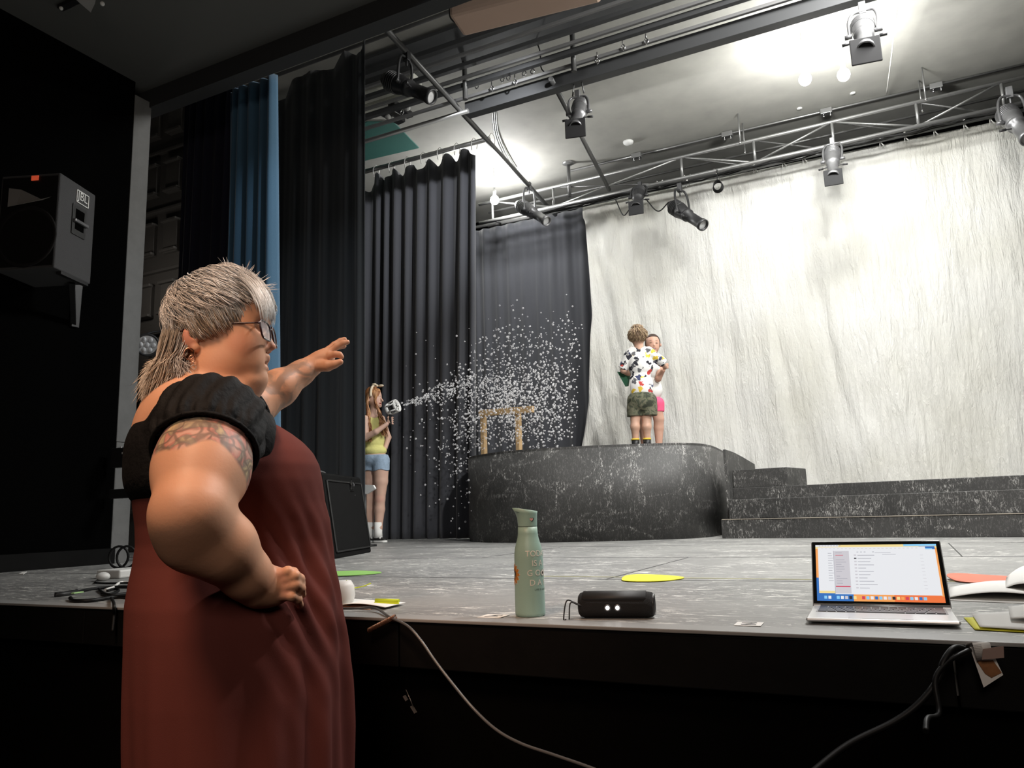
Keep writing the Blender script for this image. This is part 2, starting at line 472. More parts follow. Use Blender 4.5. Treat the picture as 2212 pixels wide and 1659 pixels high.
# ---------------------------------------------------------------- signed distance modelling + surface nets (continuous bodies)
class Field:
    def __init__(self, lo, hi, h):
        self.h = h; self.lo = np.asarray(lo, float)
        self.n = np.ceil((np.asarray(hi) - self.lo) / h).astype(int) + 1
        self.ax = [(self.lo[i] + h * np.arange(self.n[i])).astype(np.float32) for i in range(3)]
        self.D = np.full(self.n, 1.0, np.float32)
    def sl(self, lo, hi, pad):
        s = []
        for i in range(3):
            a = int(max(0, math.floor((lo[i] - pad - self.lo[i]) / self.h)))
            b = int(min(self.n[i], math.ceil((hi[i] + pad - self.lo[i]) / self.h) + 1))
            s.append(slice(a, max(a, b)))
        return tuple(s)
    def grid(self, s):
        return (self.ax[0][s[0]][:, None, None], self.ax[1][s[1]][None, :, None], self.ax[2][s[2]][None, None, :])
    def comb(self, s, d, k, mode):
        A = self.D[s]
        if mode == 'sub':
            d = -d
            if k <= 0: self.D[s] = np.maximum(A, d); return
            h = np.clip(0.5 - 0.5 * (d - A) / k * -1, 0, 1)
            h = np.clip(0.5 + 0.5 * (d - A) / k, 0, 1)
            self.D[s] = A * (1 - h) + d * h + k * h * (1 - h)
        else:
            if k <= 0: self.D[s] = np.minimum(A, d); return
            h = np.clip(0.5 + 0.5 * (A - d) / k, 0, 1)
            self.D[s] = A * (1 - h) + d * h - k * h * (1 - h)
    def cone(self, p0, p1, r0, r1, k=0.01, mode='add'):
        p0 = np.asarray(p0, float); p1 = np.asarray(p1, float); rm = max(r0, r1)
        s = self.sl(np.minimum(p0, p1) - rm, np.maximum(p0, p1) + rm, k + 3 * self.h)
        x, y, z = self.grid(s)
        d = p1 - p0; L = float(d @ d) + 1e-12
        t = np.clip(((x - p0[0]) * d[0] + (y - p0[1]) * d[1] + (z - p0[2]) * d[2]) / L, 0, 1)
        q = np.sqrt((x - p0[0] - t * d[0]) ** 2 + (y - p0[1] - t * d[1]) ** 2 + (z - p0[2] - t * d[2]) ** 2) - (r0 + (r1 - r0) * t)
        self.comb(s, q.astype(np.float32), k, mode)
    def chain(self, pts, rs, k=0.01):
        for i in range(len(pts) - 1): self.cone(pts[i], pts[i + 1], rs[i], rs[i + 1], k)
    def ell(self, c, r, k=0.01, rot=None, mode='add'):
        c = np.asarray(c, float); r = np.ones(3) * np.asarray(r, float)
        rm = r if rot is None else np.ones(3) * r.max()
        s = self.sl(c - rm, c + rm, k + 3 * self.h)
        x, y, z = self.grid(s)
        x = x - c[0]; y = y - c[1]; z = z - c[2]
        if rot is not None:
            Q = np.asarray(rot, float)  # columns: local axes
            x, y, z = (x * Q[0, 0] + y * Q[1, 0] + z * Q[2, 0], x * Q[0, 1] + y * Q[1, 1] + z * Q[2, 1], x * Q[0, 2] + y * Q[1, 2] + z * Q[2, 2])
        k0 = np.sqrt((x / r[0]) ** 2 + (y / r[1]) ** 2 + (z / r[2]) ** 2) + 1e-9
        k1 = np.sqrt((x / r[0] ** 2) ** 2 + (y / r[1] ** 2) ** 2 + (z / r[2] ** 2) ** 2) + 1e-9
        self.comb(s, (k0 * (k0 - 1) / k1).astype(np.float32), k, mode)
    def cut(self, fn):
        """keep where fn<0"""
        x, y, z = (self.ax[0][:, None, None], self.ax[1][None, :, None], self.ax[2][None, None, :])
        self.D = np.maximum(self.D, fn(x, y, z).astype(np.float32))
    def mesh(self, relax=1):
        D = self.D; S = D < 0
        nx, ny, nz = [n - 1 for n in D.shape]
        acc = np.zeros((nx, ny, nz), np.int8)
        for i in (0, 1):
            for j in (0, 1):
                for k in (0, 1): acc += S[i:nx + i, j:ny + j, k:nz + k]
        act = (acc > 0) & (acc < 8)
        idx = np.argwhere(act); vid = np.full(act.shape, -1, np.int32); vid[act] = np.arange(len(idx))
        P = np.zeros((len(idx), 3)); C = np.zeros(len(idx))
        corners = [(i, j, k) for i in (0, 1) for j in (0, 1) for k in (0, 1)]
        vals = {c: D[idx[:, 0] + c[0], idx[:, 1] + c[1], idx[:, 2] + c[2]] for c in corners}
        for c in corners:
            for ax in range(3):
                if c[ax] == 0:
                    e = list(c); e[ax] = 1; e = tuple(e)
                    a, b = vals[c], vals[e]
                    m = (a < 0) != (b < 0)
                    t = np.where(m, a / np.where(m, a - b, 1), 0)
                    p = np.tile(np.array(c, float), (len(idx), 1)); p[:, ax] += t
                    P[m] += p[m]; C[m] += 1
        P = P / C[:, None] + idx
        Fc = []
        for ax in range(3):
            sa = [slice(1, n) for n in D.shape]; 
            lo = [slice(1, -1)] * 3; lo[ax] = slice(0, -1)
            hi = [slice(1, -1)] * 3; hi[ax] = slice(1, None)
            a = S[tuple(lo)]; b = S[tuple(hi)]
            q = np.argwhere(a != b)
            if not len(q): continue
            fl = a[q[:, 0], q[:, 1], q[:, 2]]
            base = q.copy()
            o1, o2 = [(1, 2), (2, 0), (0, 1)][ax]
            base[:, o1] += 1; base[:, o2] += 1
            def g(d1, d2):
                r = base.copy(); r[:, o1] -= d1; r[:, o2] -= d2
                return vid[r[:, 0], r[:, 1], r[:, 2]]
            quad = np.stack([g(1, 1), g(0, 1), g(0, 0), g(1, 0)], 1)
            quad[~fl] = quad[~fl][:, ::-1]
            Fc.append(quad)
        Fc = np.concatenate(Fc)
        Fc = Fc[(Fc >= 0).all(1)]
        V = self.lo + P * self.h
        for _ in range(relax):
            e = np.concatenate([Fc[:, [0, 1]], Fc[:, [1, 2]], Fc[:, [2, 3]], Fc[:, [3, 0]]])
            sm = np.zeros_like(V); ct = np.zeros(len(V))
            np.add.at(sm, e[:, 0], V[e[:, 1]]); np.add.at(ct, e[:, 0], 1)
            np.add.at(sm, e[:, 1], V[e[:, 0]]); np.add.at(ct, e[:, 1], 1)
            V = 0.5 * V + 0.5 * sm / np.maximum(ct, 1)[:, None]
        return V, Fc

def sstep(a, b, x):
    t = np.clip((x - a) / (b - a), 0, 1)
    return t * t * (3 - 2 * t)
def vnoise(x, y, seed=0):
    r = np.random.default_rng(seed); T = r.random((64, 64))
    xi = np.floor(x).astype(int); yi = np.floor(y).astype(int); fx = x - xi; fy = y - yi
    fx = fx * fx * (3 - 2 * fx); fy = fy * fy * (3 - 2 * fy)
    g = lambda a, b: T[a % 64, b % 64]
    return (g(xi, yi) * (1 - fx) + g(xi + 1, yi) * fx) * (1 - fy) + (g(xi, yi + 1) * (1 - fx) + g(xi + 1, yi + 1) * fx) * fy
# ================================================================ THE SETTING
def struct(name, mb, m, **kw):
    o = mb.build(name, m, **kw); o['kind'] = 'structure'; return o
def boxs(name, lo, hi, m, **kw):
    lo = np.array(lo, float); hi = np.array(hi, float)
    return struct(name, MB().box((lo + hi) / 2, hi - lo), m, **kw)

XL = -4.75           # plane of the left apron wall
boxs('floor', (-9, -3, -0.1), (7, 1.63, 0), M['black'])
# the stage: deck boards with painted nosing, and its black front
boxs('floor_stage', (-7.5, 1.66, 0.80), (6.0, 9.6, DECK), M['deck'])
boxs('trim_stage_nosing', (XL, 1.63, 0.893), (6.0, 1.70, DECK + 0.001), M['nosing'], bevel=0.002)
mb = MB()
for i in range(9):   # front boards butt-joined under the nosing
    x0 = XL + i * 1.2
    mb.box((x0 + 0.6, 1.65, 0.838), (1.196, 0.03, 0.108))
struct('trim_stage_fascia', mb, M['trimblack'], bevel=0.003)
boxs('wall_stage_front', (-7.5, 1.675, 0.0), (6.0, 1.76, 0.80), M['fascia'])
# seams of the deck sheets
mb = MB()
for yy in (2.72, 3.94, 5.16):
    mb.box((-0.6, yy, DECK + 0.0004), (8.2, 0.006, 0.0008))
for xx, y0, y1 in ((-3.4, 2.72, 3.94), (-1.0, 2.72, 3.94), (1.4, 2.72, 3.94), (-2.2, 3.94, 5.16), (0.2, 3.94, 5.16), (-2.2, 1.7, 2.72)):
    mb.box((xx, (y0 + y1) / 2, DECK + 0.0004), (0.006, y1 - y0, 0.0008))
struct('trim_deck_seams', mb, M['rubber'])
# left side
boxs('wall_left', (XL - 0.3, -3, 0), (XL, 3.46, 4.6), M['black'])
boxs('trim_wall_base_left', (XL, 1.64, DECK), (XL + 0.05, 3.46, DECK + 0.10), M['trimblack'])
mb = MB()   # grey proscenium edge, stepped near its foot
mb.box((XL - 0.07, 3.53, 2.99), (0.15, 0.14, 2.56))
mb.box((XL - 0.075, 3.53, 1.305), (0.15, 0.13, 0.81))
struct('wall_proscenium_left', mb, M['column'], bevel=0.004)
boxs('wall_proscenium_left_back', (-7.6, 3.60, DECK), (XL - 0.25, 3.66, 5.45), M['black'])
boxs('ceiling_apron', (-7.5, -3, 4.37), (6, 3.60, 4.45), M['soffit'])
boxs('wall_header', (-7.5, 3.58, 4.225), (6, 3.70, 5.45), M['header'])
boxs('ceiling', (-7.6, 3.70, 5.45), (6, 9.75, 5.55), M['ceil'])
boxs('wall_back', (-7.6, 9.6, 0), (6, 9.75, 5.45), M['black'])
boxs('wall_house_back', (-9, -3.1, 0), (7, -3.0, 4.45), M['black'])
boxs('wall_right', (6.0, -3, 0), (6.15, 9.75, 5.55), M['black'])
boxs('wall_stage_left', (-7.6, 3.7, 0), (-7.45, 9.75, 5.45), M['black'])

# black relief wall seen through the gap behind the proscenium edge
mb = MB()
mb.box((-6.25, 4.95, 3.1), (1.3, 0.06, 4.4))
for r_ in range(7):
    z = 1.25 + r_ * 0.62
    mb.box((-6.25, 4.90, z + 0.46), (1.3, 0.05, 0.030))
    for c_ in range(4):
        x = -6.72 + c_ * 0.32
        mb.box((x, 4.905, z + 0.17), (0.19, 0.05, 0.34))
        mb.box((x, 4.87, z + 0.32), (0.21, 0.05, 0.028))
        mb.box((x, 4.87, z + 0.02), (0.21, 0.05, 0.028))
o = mb.build('scenery_panel', M['relief'], bevel=0.006)
tag(o, 'dark relief wall panel of raised blocks and ledges behind the grey proscenium edge', 'scenery panel')

# ================================================================ DRAPES
def drape(name, x0, x1, Y, ztop, zbot, m, pleats, amp, seed, label, cat='curtain', flare=0.5, edge=None, group=None, irregular=0.35, nz=40, tight=1.0):
    r = np.random.default_rng(seed)
    nx = int(pleats * 14)
    u = np.linspace(0, 1, nx)
    w = r.random(int(pleats) + 3)
    # irregular pleat phase
    ph = np.interp(u * pleats, np.arange(int(pleats) + 3), np.cumsum(0.65 + 0.7 * w) - (0.65 + 0.7 * w[0]))
    am = np.interp(u * pleats, np.arange(int(pleats) + 3), 1 - irregular + 2 * irregular * r.random(int(pleats) + 3))
    G = np.zeros((nz, nx, 3))
    for i in range(nz):
        t = i / (nz - 1)                          # 0 top .. 1 bottom
        zt = ztop(u) if callable(ztop) else np.full(nx, ztop)
        z = zt + (zbot - zt) * t
        a = amp * (0.55 + flare * t) * am
        dy = a * np.sin(2 * PI * ph) + 0.35 * a * np.sin(4 * PI * ph + 0.8 + 1.2 * t) + 0.25 * a * np.sin(2 * PI * (ph * 0.37) + t * 1.5)
        dx = 0.28 * a * np.cos(2 * PI * ph)
        ex = edge(t) if edge else (0, 0)
        X = (x0 + ex[0]) + ((x1 + ex[1]) - (x0 + ex[0])) * u + dx
        G[i, :, 0] = X; G[i, :, 1] = Y + dy; G[i, :, 2] = z
    o = MB().grid(G).build(name, m, solid=0.004)
    return tag(o, label, cat, group)

# blue house curtain gathered at the side, with its dark return behind
drape('stage_curtain', -5.15, -4.50, 4.22, 5.2, DECK + 0.02, M['navy'], 6, 0.035, 3, 'dark navy curtain return hanging just left of the bright blue curtain')
drape('stage_curtain', -4.36, -3.88, 3.98, 4.44, DECK + 0.02, M['blue'], 5, 0.050, 4, 'blue house curtain gathered beside the proscenium behind the woman', edge=lambda t: (0.05 * t, 0.09 * t))
# swagged top edge of the nearest black leg
lp = [(0, 5.04), (0.16, 5.02), (0.21, 5.12), (0.25, 5.20), (0.36, 5.21), (0.50, 5.22), (0.62, 5.17), (0.69, 5.17), (0.76, 5.27), (0.80, 5.30), (0.93, 5.21), (0.965, 5.24), (1.0, 5.42)]
drape('masking_leg', -5.25, -3.84, 5.0, lambda u: np.interp(1 - (1 - u) * 1.29 if False else np.clip((u - 0.215) / 0.785, 0, 1), [p[0] for p in lp], [p[1] - 0.03 for p in lp]), DECK + 0.01, M['leg'], 9, 0.016, 5,
      'plain black masking leg nearest the camera, its top edge sagging between ties', irregular=0.5, nz=30)
drape('masking_leg', -5.6, -3.80, 6.9, lambda u: 5.06 + 0.055 * np.cos(2 * PI * u * 7.5) - 0.10 * (u < 0.25), DECK + 0.01, M['leg_lit'], 11, 0.05, 6,
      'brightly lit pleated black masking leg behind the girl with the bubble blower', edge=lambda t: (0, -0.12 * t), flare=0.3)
drape('masking_leg', -5.6, -3.28, 9.05, 5.08, DECK + 0.01, M['leg_lit'], 13, 0.028, 8,
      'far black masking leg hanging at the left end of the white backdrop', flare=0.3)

# white muslin backdrop: hem band along the top, belly at the foot
def cyc_left(t):
    return np.interp(t, [0, 0.35, 0.62, 0.80, 1.0], [-3.28, -3.24, -3.33, -3.50, -3.75])
nx, nz = 300, 170
G = np.zeros((nz, nx, 3))
uu = np.linspace(0, 1, nx)
for i in range(nz):
    t = i / (nz - 1)
    z = 4.98 + (DECK + 0.01 - 4.98) * t - 0.018 * uu * 6 * (1 - t)
    xl = cyc_left(t)
    X = xl + (4.2 - xl) * uu
    w = 0.020 + 0.045 * t
    s = X + 0.55 * (z - 1.0) * np.interp(uu, [0, .2, .45, 1], [0.12, 0.1, 0.55, 0.5]) * (0.5 + 0.5 * t)
    dy = w * (vnoise(s * 3.1 + 40, t * 2.2 + np.zeros(nx), 1) - 0.5) * 2 + 0.5 * w * (vnoise(s * 8.3 + 9, t * 3.5 + np.zeros(nx), 2) - 0.5) * 2 + 0.02 * (vnoise(X * 5 + 20, z * 2.4 + np.zeros(nx), 3) - .5)
    left = np.exp(-((X + 3.1) / 0.5) ** 2)
    dy += left * 0.05 * (vnoise(X * 9 + z * 1.4 + 60, z * 1.2 + np.zeros(nx) + 30, 5) - 0.5) * 2
    dy += -0.20 * max(0, t - 0.72) ** 1.2
    band = 1.0 if t < 0.045 else 0.0
    G[i, :, 0] = X; G[i, :, 1] = 8.78 + dy * (1 - 0.8 * band) - 0.022 * band - 0.03 * math.exp(-((t - 0.03) / 0.02) ** 2); G[i, :, 2] = z
tag(MB().grid(G).build('backdrop', M['cyc'], solid=0.003), 'large wrinkled white muslin backdrop filling the back of the stage', 'backdrop')

# ================================================================ RISERS
ZP = 1.675
out = spline([(-3.30, 8.2), (-3.72, 7.5), (-3.86, 6.90), (-3.62, 6.30), (-3.22, 5.98), (-2.8, 5.87), (-2.3, 5.94), (-1.88, 6.10), (-1.56, 6.33), (-1.46, 6.7), (-1.50, 7.4), (-1.60, 8.3)], 6)
pt = thing('curved_platform', (-2.6, 7.0, DECK), 'tall curved black platform with chalky brushed veins that the two children stand on', 'platform')
n = len(out)
mb = MB(); V = []; 
for z in (DECK, ZP - 0.02):
    V += [(p[0], p[1], z) for p in out]
V2 = [(p[0], p[1], z) for z in (DECK, ZP - 0.02) for p in out]
mb._add(V2, [(i, i + 1, n + i + 1, n + i) for i in range(n - 1)] + [(0, n, 2 * n - 1, n - 1)], 0, True)
mb.build('curved_skirt', M['marble'], pt, solid=0.006)
MB().poly([(p[0], p[1], ZP - 0.02) for p in out], (0, 0, 0.02)).build('platform_top', M['marble'], pt)
w_ = [at(1564, 971, 1, 6.62), at(1582, 977, 1, 7.05), at(1603, 988, 1, 7.5), at(1628, 1003, 1, 7.9)]
MB()._add([(p[0], p[1], DECK) for p in w_] + [tuple(p) for p in w_], [(i, i + 1, 5 + i, 4 + i) for i in range(3)]).build('side_panel', M['marble'], pt, solid=0.02)
# back extension, further off, dropping behind the steps
ang = R(-11)
rot = np.array([[math.cos(ang), -math.sin(ang), 0], [math.sin(ang), math.cos(ang), 0], [0, 0, 1]])
def stepbox(name, x0, x1, y0, y1, z0, z1, label, ox=-1.305, oy=6.22):
    c = rot @ np.array([(x0 + x1) / 2, (y0 + y1) / 2, 0]) + np.array([ox, oy, (z0 + z1) / 2])
    o = MB().box(c, (x1 - x0, y1 - y0, z1 - z0), rot).build(name, M['marble'], bevel=0.004)
    return tag(o, label, 'step')
def seam(x0, x1, y, z, label=None): pass
step1 = stepbox('stage_step', 0, 3.4, 0, 0.9, DECK, 1.045, 'lowest long black step in front of the white backdrop, its top edge rubbed pale')
stepbox('stage_step', -0.05, 3.4, 0.30, 1.2, 1.0455, 1.20, 'second long black step from the floor, with a small chipped spot on its edge')
stepbox('stage_step', -0.13, 3.4, 0.62, 1.5, 1.2005, 1.300, 'third long black step, the top one reaching the frame edge')
stepbox('stage_step', -0.13, 0.34, 0.64, 1.15, 1.3005, 1.455, 'short black block on top of the long steps beside the curved platform')
rb = MB().box(rot @ np.array([1.7, 0.004, 0]) + np.array([-1.305, 6.22, 1.0462]), (3.38, 0.02, 0.004), rot).build('edge_strip', mat('rubbed_pale_edge', (0.42, 0.37, 0.30), 0.7, var=0.5, bscale=6))
rb.parent = step1; rb['label'] = 'rubbed pale front edge'

# wooden trestle, an upside-down U of raw timber
tr = thing('timber_frame', (-3.5, 6.7, ZP), 'raw pine frame like an upside-down U at the left end of the curved platform', 'timber frame')
ftl, ftr = at(1036, 893, 1, 6.70), at(1152, 884, 1, 6.60)
d = ftr - ftl; d /= np.linalg.norm(d)
MB().beam(ftl, ftr, 0.04, 0.062).build('crossbar', M['pine'], tr, bevel=0.003)
for px, pz in ((1044, 900), (1119, 893)):
    p = at(px, pz, 1, 6.735 if px < 1100 else 6.67)
    MB().beam((p[0] , p[1] , p[2]), (p[0], p[1] , ZP), 0.066, 0.04, (1, 0, 0)).build('post', M['pine'], tr, bevel=0.003)

# ================================================================ RIG
Z5 = 5.0
ORD = ['first', 'second', 'third', 'fourth', 'fifth', 'sixth', 'seventh', 'eighth', 'ninth', 'tenth', 'eleventh', 'twelfth']
def pipe(name, p0, p1, r, m, label, cat='pipe', group=None, n=12):
    o = MB().cyl(p0, p1, r, n=n).build(name, m)
    return tag(o, label, cat, group)
# house pipe under the header
pipe('curtain_pipe', (-5.0, 4.30, 4.92), (-2.0, 4.30, 4.92), 0.028, M['pipe'], 'dark curtain pipe running just behind the header at upper left')
# upstage-running pipes
pA0, pA1 = np.array([-3.30, 4.35, Z5]), np.array([-3.72, 8.9, Z5])
pipe('lighting_pipe', pA0, pA1, 0.026, M['pipe'], 'long dark pipe running upstage from the header past the pleated leg')
pB0, pB1 = at(1190, 170, 2, 5.02), at(1316, 410, 2, 5.02)
pipe('lighting_pipe', pB0, pB1, 0.024, M['pipe'], 'shorter grey pipe slanting upstage right of the long pipe')
# leg battens
pipe('curtain_batten', (-5.7, 6.9, 5.18), (-3.62, 6.9, 5.16), 0.026, M['galv'], 'pale pipe batten holding the pleated black leg')
pipe('curtain_batten', (-5.7, 9.05, 5.14), (-3.2, 9.05, 5.12), 0.022, M['galv'], 'pale batten above the far black leg')
for i in range(9):
    x = -5.35 + i * 0.22
    o = MB().tube(spline([(x - 0.03, 6.9, 5.08), (x - 0.02, 6.87, 5.16), (x, 6.9, 5.215), (x + 0.02, 6.93, 5.16), (x + 0.03, 6.9, 5.08)], 4), 0.005, 6).build('tie_line', M['paper'])
    tag(o, 'white tie line on the batten of the pleated black leg, %s from the left' % ORD[i], 'tie', 'tie lines on the pleated leg')
# hangers from the ceiling
for i, (x, y, lb, rr) in enumerate(((-3.307, 5.836, 'vertical hanger pipe under the round ceiling flange nearest the dark spotlight', .024), (-2.235, 5.915, 'vertical hanger pipe above the spotlight with the square frame', .024), (-3.33, 8.45, 'vertical hanger pipe beside the far left work lamp', .022))):
    t = thing('hanger_pipe', (x, y, 5.45), lb, 'pipe')
    MB().cyl((x, y, 5.0), (x, y, 5.45), rr).build('pipe', M['pipe'], t)
    MB().lathe([(0, 0.001), (0, 0.075), (0.012, 0.075), (0.03, 0.03), (0.03, 0.001)], (x, y, 5.45), (0, 0, -1), 20).build('flange', M['galv'], t)
t = thing('ceiling_rose', (-2.64, 5.34, 5.45), 'round ceiling fitting with a thin cable dangling from it', 'ceiling fitting')
c = at(1153, 72, 2, 5.45)
t.location = c
MB().lathe([(0, 0.001), (0, 0.06), (0.02, 0.055), (0.035, 0.02), (0.035, 0.001)], c, (0, 0, -1), 20).build('cap', M['galv'], t)
e = at(1181, 160, 2, 5.12)
MB().tube(spline([c - [0, 0, .03], c * .7 + e * .3 + np.array([0.02, 0, -0.06]), c * .3 + e * .7 + np.array([-0.02, 0, -0.05]), e], 8), 0.006, 6).build('cable', M['cable'], t)
# ceiling battens and the track raceway (parallel rails running across the stage)
for i, (yy, zz, w, h, mm) in enumerate(((5.40, 5.28, .055, .05, 'beam'), (5.52, 5.24, .03, .03, 'beamlt'), (5.62, 5.20, .05, .04, 'beam'), (5.72, 5.15, .03, .03, 'beamlt'), (5.80, 5.12, .05, .05, 'beam'), (5.90, 5.06, .03, .03, 'beamlt'), (6.02, 5.0, .10, .13, 'beam'))):
    xa = -3.42 if i == 6 else -7.0
    o = MB().box(((xa + 3.2) / 2, yy + 0.05, zz + 0.03), (3.2 - xa, w, h)).build('ceiling_rail', M[mm], bevel=0.004)
    tag(o, ('%s rail of the ceiling raceway, %s' % ('pale' if mm == 'beamlt' else 'dark', ['nearest the header', 'second from the header', 'third from the header', 'fourth from the header', 'fifth from the header', 'sixth from the header', 'the deepest and lowest one'][i])), 'rail', 'raceway rails')
o = MB().box((-0.6, 5.62, 5.40), (7.6, 0.55, 0.03)).build('raceway_backing', M['beam']); tag(o, 'dark backing board above the raceway rails', 'board')
pipe('curtain_batten', (-7.0, 5.98, 4.97), (-3.36, 5.98, 4.97), 0.022, M['galv'], 'pale pipe running left from the low end of the raceway above the teal panel')
pipe('conduit', (-6, 4.95, 5.42), (4, 4.95, 5.42), 0.014, M['pipe'], 'thin dark conduit on the ceiling in front of the hanger flanges')
pipe('conduit', (-6, 5.15, 5.40), (4, 5.15, 5.40), 0.018, M['beamlt'], 'grey conduit on the ceiling level with the hanger flanges')
# small clamps, hooks on the raceway
cl = MB().tube(spline([(0, 0, 0), (0.02, 0, -0.03), (0, 0, -0.06), (-0.02, 0, -0.03), (0, 0, -0.005)], 4), 0.006, 6).cyl((0, 0, 0), (0, 0, 0.05), 0.006, n=6).build('hook', M['chrome'])
for i, px in enumerate((868, 925, 1030, 1062, 1085, 1098, 1112, 1132, 1150, 1290, 1345, 1395)):
    o = cl if i == 0 else cl.copy()
    if i: col.objects.link(o)
    p = at(px, 236 - (px - 868) * 0.265 - (14 if i % 3 else 0), 1, 5.93)
    o.location = p
    tag(o, 'small bright steel hook on the raceway rails, %s from the left' % ORD[i], 'hook', 'raceway hooks')
# ceiling conduit with junction boxes, near the backdrop
pipe('conduit', at(1225, 371, 2, 5.43), at(2260, 128, 2, 5.43), 0.013, M['galv'], 'long pale conduit with junction boxes above the backdrop truss')
for px, py, lb in ((1375, 337, 'leftmost'), (1571, 291, 'second from the left'), (1785, 241, 'third from the left'), (2022, 187, 'rightmost')):
    c = at(px, py, 2, 5.41)
    t = thing('junction_box', c, 'pale junction box on the ceiling conduit, %s of four' % lb, 'junction box', 'junction boxes')
    MB().box(c, (0.12, 0.07, 0.06)).build('box', M['galv'], t, bevel=0.005)
    for dx_ in (-.03, .04):
        MB().sphere(c + np.array([dx_, -0.02, -0.06]), 0.012, 8, 6).cyl(c + np.array([dx_, -.02, -.06]), c + np.array([dx_, -.02, 0]), 0.004, n=6).build('screw_tip', M['chrome'], t)
c = at(1357, 306, 2, 5.45)
tag(MB().lathe([(0, 0.001), (0, 0.062), (0.02, 0.058), (0.04, 0.035), (0.045, 0.001)], c, (0, 0, -1), 24).build('smoke_detector', M['white']), 'round white smoke detector on the stage ceiling', 'smoke detector')
for px, py, lb in ((1727, 234, 'small white ceiling stud left of the long cord'), (1842, 201, 'small white ceiling stud right of the bright work lamps')):
    c = at(px, py, 2, 5.45)
    tag(MB().lathe([(0, 0.001), (0, 0.03), (0.01, 0.026), (0.012, 0.001)], c, (0, 0, -1), 14).build('ceiling_stud', M['white']), lb, 'ceiling stud')
# drop rods
for i, (px, y0, y1) in enumerate(((1594, 246, 310), (1604, 266, 331), (1984, 174, 241), (1991, 146, 217))):
    p = at(px, y0, 2, 5.45)
    t = thing('drop_rod', p, 'thin pale vertical rod hanging above the backdrop truss, %s of four' % ['leftmost', 'second from the left', 'third from the left', 'rightmost'][i], 'rod', 'drop rods')
    z0 = at(px, y1, 1, p[1])[2]
    MB().cyl((p[0], p[1], z0), p, 0.008, n=8).build('rod', M['galv'], t)
    MB().sphere((p[0], p[1], z0), 0.016, 8, 6).build('nut', M['chrome'], t)
# truss over the backdrop
t = thing('truss', (-1, 8.45, 4.95), 'long metal lattice truss running above the top of the white backdrop', 'truss')
TY = 8.42
ct = [at(1060, 437, 1, TY), at(2260, 152, 1, TY)]
cb = [at(1060, 500, 1, TY), at(2260, 205, 1, TY)]
x0, x1 = -4.6, 2.3
zt = 5.16; zb = 4.90
MB().cyl((x0, TY, zt), (x1, TY, zt), 0.020).build('top_chord', M['galv'], t)
MB().cyl((x0, TY, zb), (x1, TY, zb), 0.024).build('bottom_chord', M['galv'], t)
MB().cyl((x0, TY + 0.24, zb + 0.04), (x1, TY + 0.24, zb + 0.04), 0.020).build('bottom_chord', M['pipe'], t)
MB().cyl((x0, TY + 0.26, zt - 0.02), (x1, TY + 0.26, zt - 0.02), 0.014).build('top_chord', M['pipe'], t)
px_ = [at(q, 300, 1, TY)[0] for q in (1190, 1468, 1627, 1800, 1988, 2180)]
for x in [-4.4] + px_:
    MB().cyl((x, TY, zb), (x, TY, zt), 0.016, n=8).build('strut', M['galv'], t)
    MB().cyl((x, TY, zb), (x, TY + 0.24, zb + 0.04), 0.012, n=8).build('cross_strut', M['pipe'], t)
xs = [-4.4] + px_
for i in range(len(xs) - 1):
    a, b = (zb, zt) if i % 2 else (zt, zb)
    MB().cyl((xs[i], TY, a), (xs[i + 1], TY, b), 0.011, n=8).build('diagonal', M['galv'], t)
for i in range(len(xs) - 1):
    MB().cyl((xs[i], TY, zt), (xs[i + 1], TY + 0.24, zb + .04), 0.009, n=8).build('diagonal', M['pipe'], t)
# backdrop pipe and its ties
pipe('backdrop_pipe', (-3.5, 8.72, 5.03), (3.0, 8.72, 4.94), 0.022, M['pipe'], 'dark pipe the white backdrop is tied to')
for i, px in enumerate((1420, 1480, 1545, 1627, 1690, 1735, 1905, 1960, 2025, 2092, 2150)):
    x = at(px, 330, 1, 8.7)[0]; zz = 5.03 - 0.0138 * (x + 3.5)
    o = MB().tube(spline([(x - .03, 8.70, zz + .05), (x, 8.69, zz), (x + .005, 8.695, zz - .05), (x + .03, 8.70, zz - .09)], 4), 0.006, 6).tube(spline([(x + .05, 8.69, zz + .04), (x, 8.685, zz + .005), (x - .012, 8.695, zz - .1)], 4), 0.005, 6).build('tie_line', M['paper'])
    tag(o, 'white tie line along the top of the backdrop, %s from the left' % ORD[i], 'tie', 'tie lines along the top of the backdrop')
# coil of cable on the truss
c = at(1550, 400, 1, 8.35)
mb = MB()
for k in range(4):
    mb.tube([(c[0] + (0.045 + .004 * k) * math.cos(a), c[1] + .01 * k, c[2] + 0.06 * math.sin(a) - .006 * k) for a in np.linspace(0, 2 * PI, 24)], 0.005, 6, cap=False)
mb.tube([c + [0, 0, .06], (c[0], TY - .03, zb)], 0.005, 6)
tag(mb.build('cable_coil', M['cable']), 'small coil of black cable hanging from the truss right of the black spotlight', 'cable')
for k, (a, b_, lb) in enumerate((((1395, 430), (1445, 436), 'black cable drooping between the two dark spotlights on the truss'), ((1330, 432), (1360, 452), 'short black cable drooping left of the dark spotlight with square frame'))):
    p = at(*a, 1, 8.3); q = at(*b_, 1, 8.2)
    tag(MB().tube(spline([p, (p + q) / 2 - np.array([0, 0, 0.13]), q], 10), 0.007, 6).build('lamp_cable', M['cable']), lb, 'cable', 'lamp cables')
mb = MB()   # cables along truss bottom
r5 = np.random.default_rng(5)
for k in range(3):
    pts = [(x, TY + 0.03 * k - .02, zb - 0.03 - 0.03 * r5.random()) for x in np.linspace(-3.9, 2.2, 40)]
    mb.tube(pts, 0.009, 6)
tag(mb.build('cable_run', M['cable']), 'bundle of black cables taped along the bottom of the truss', 'cable')
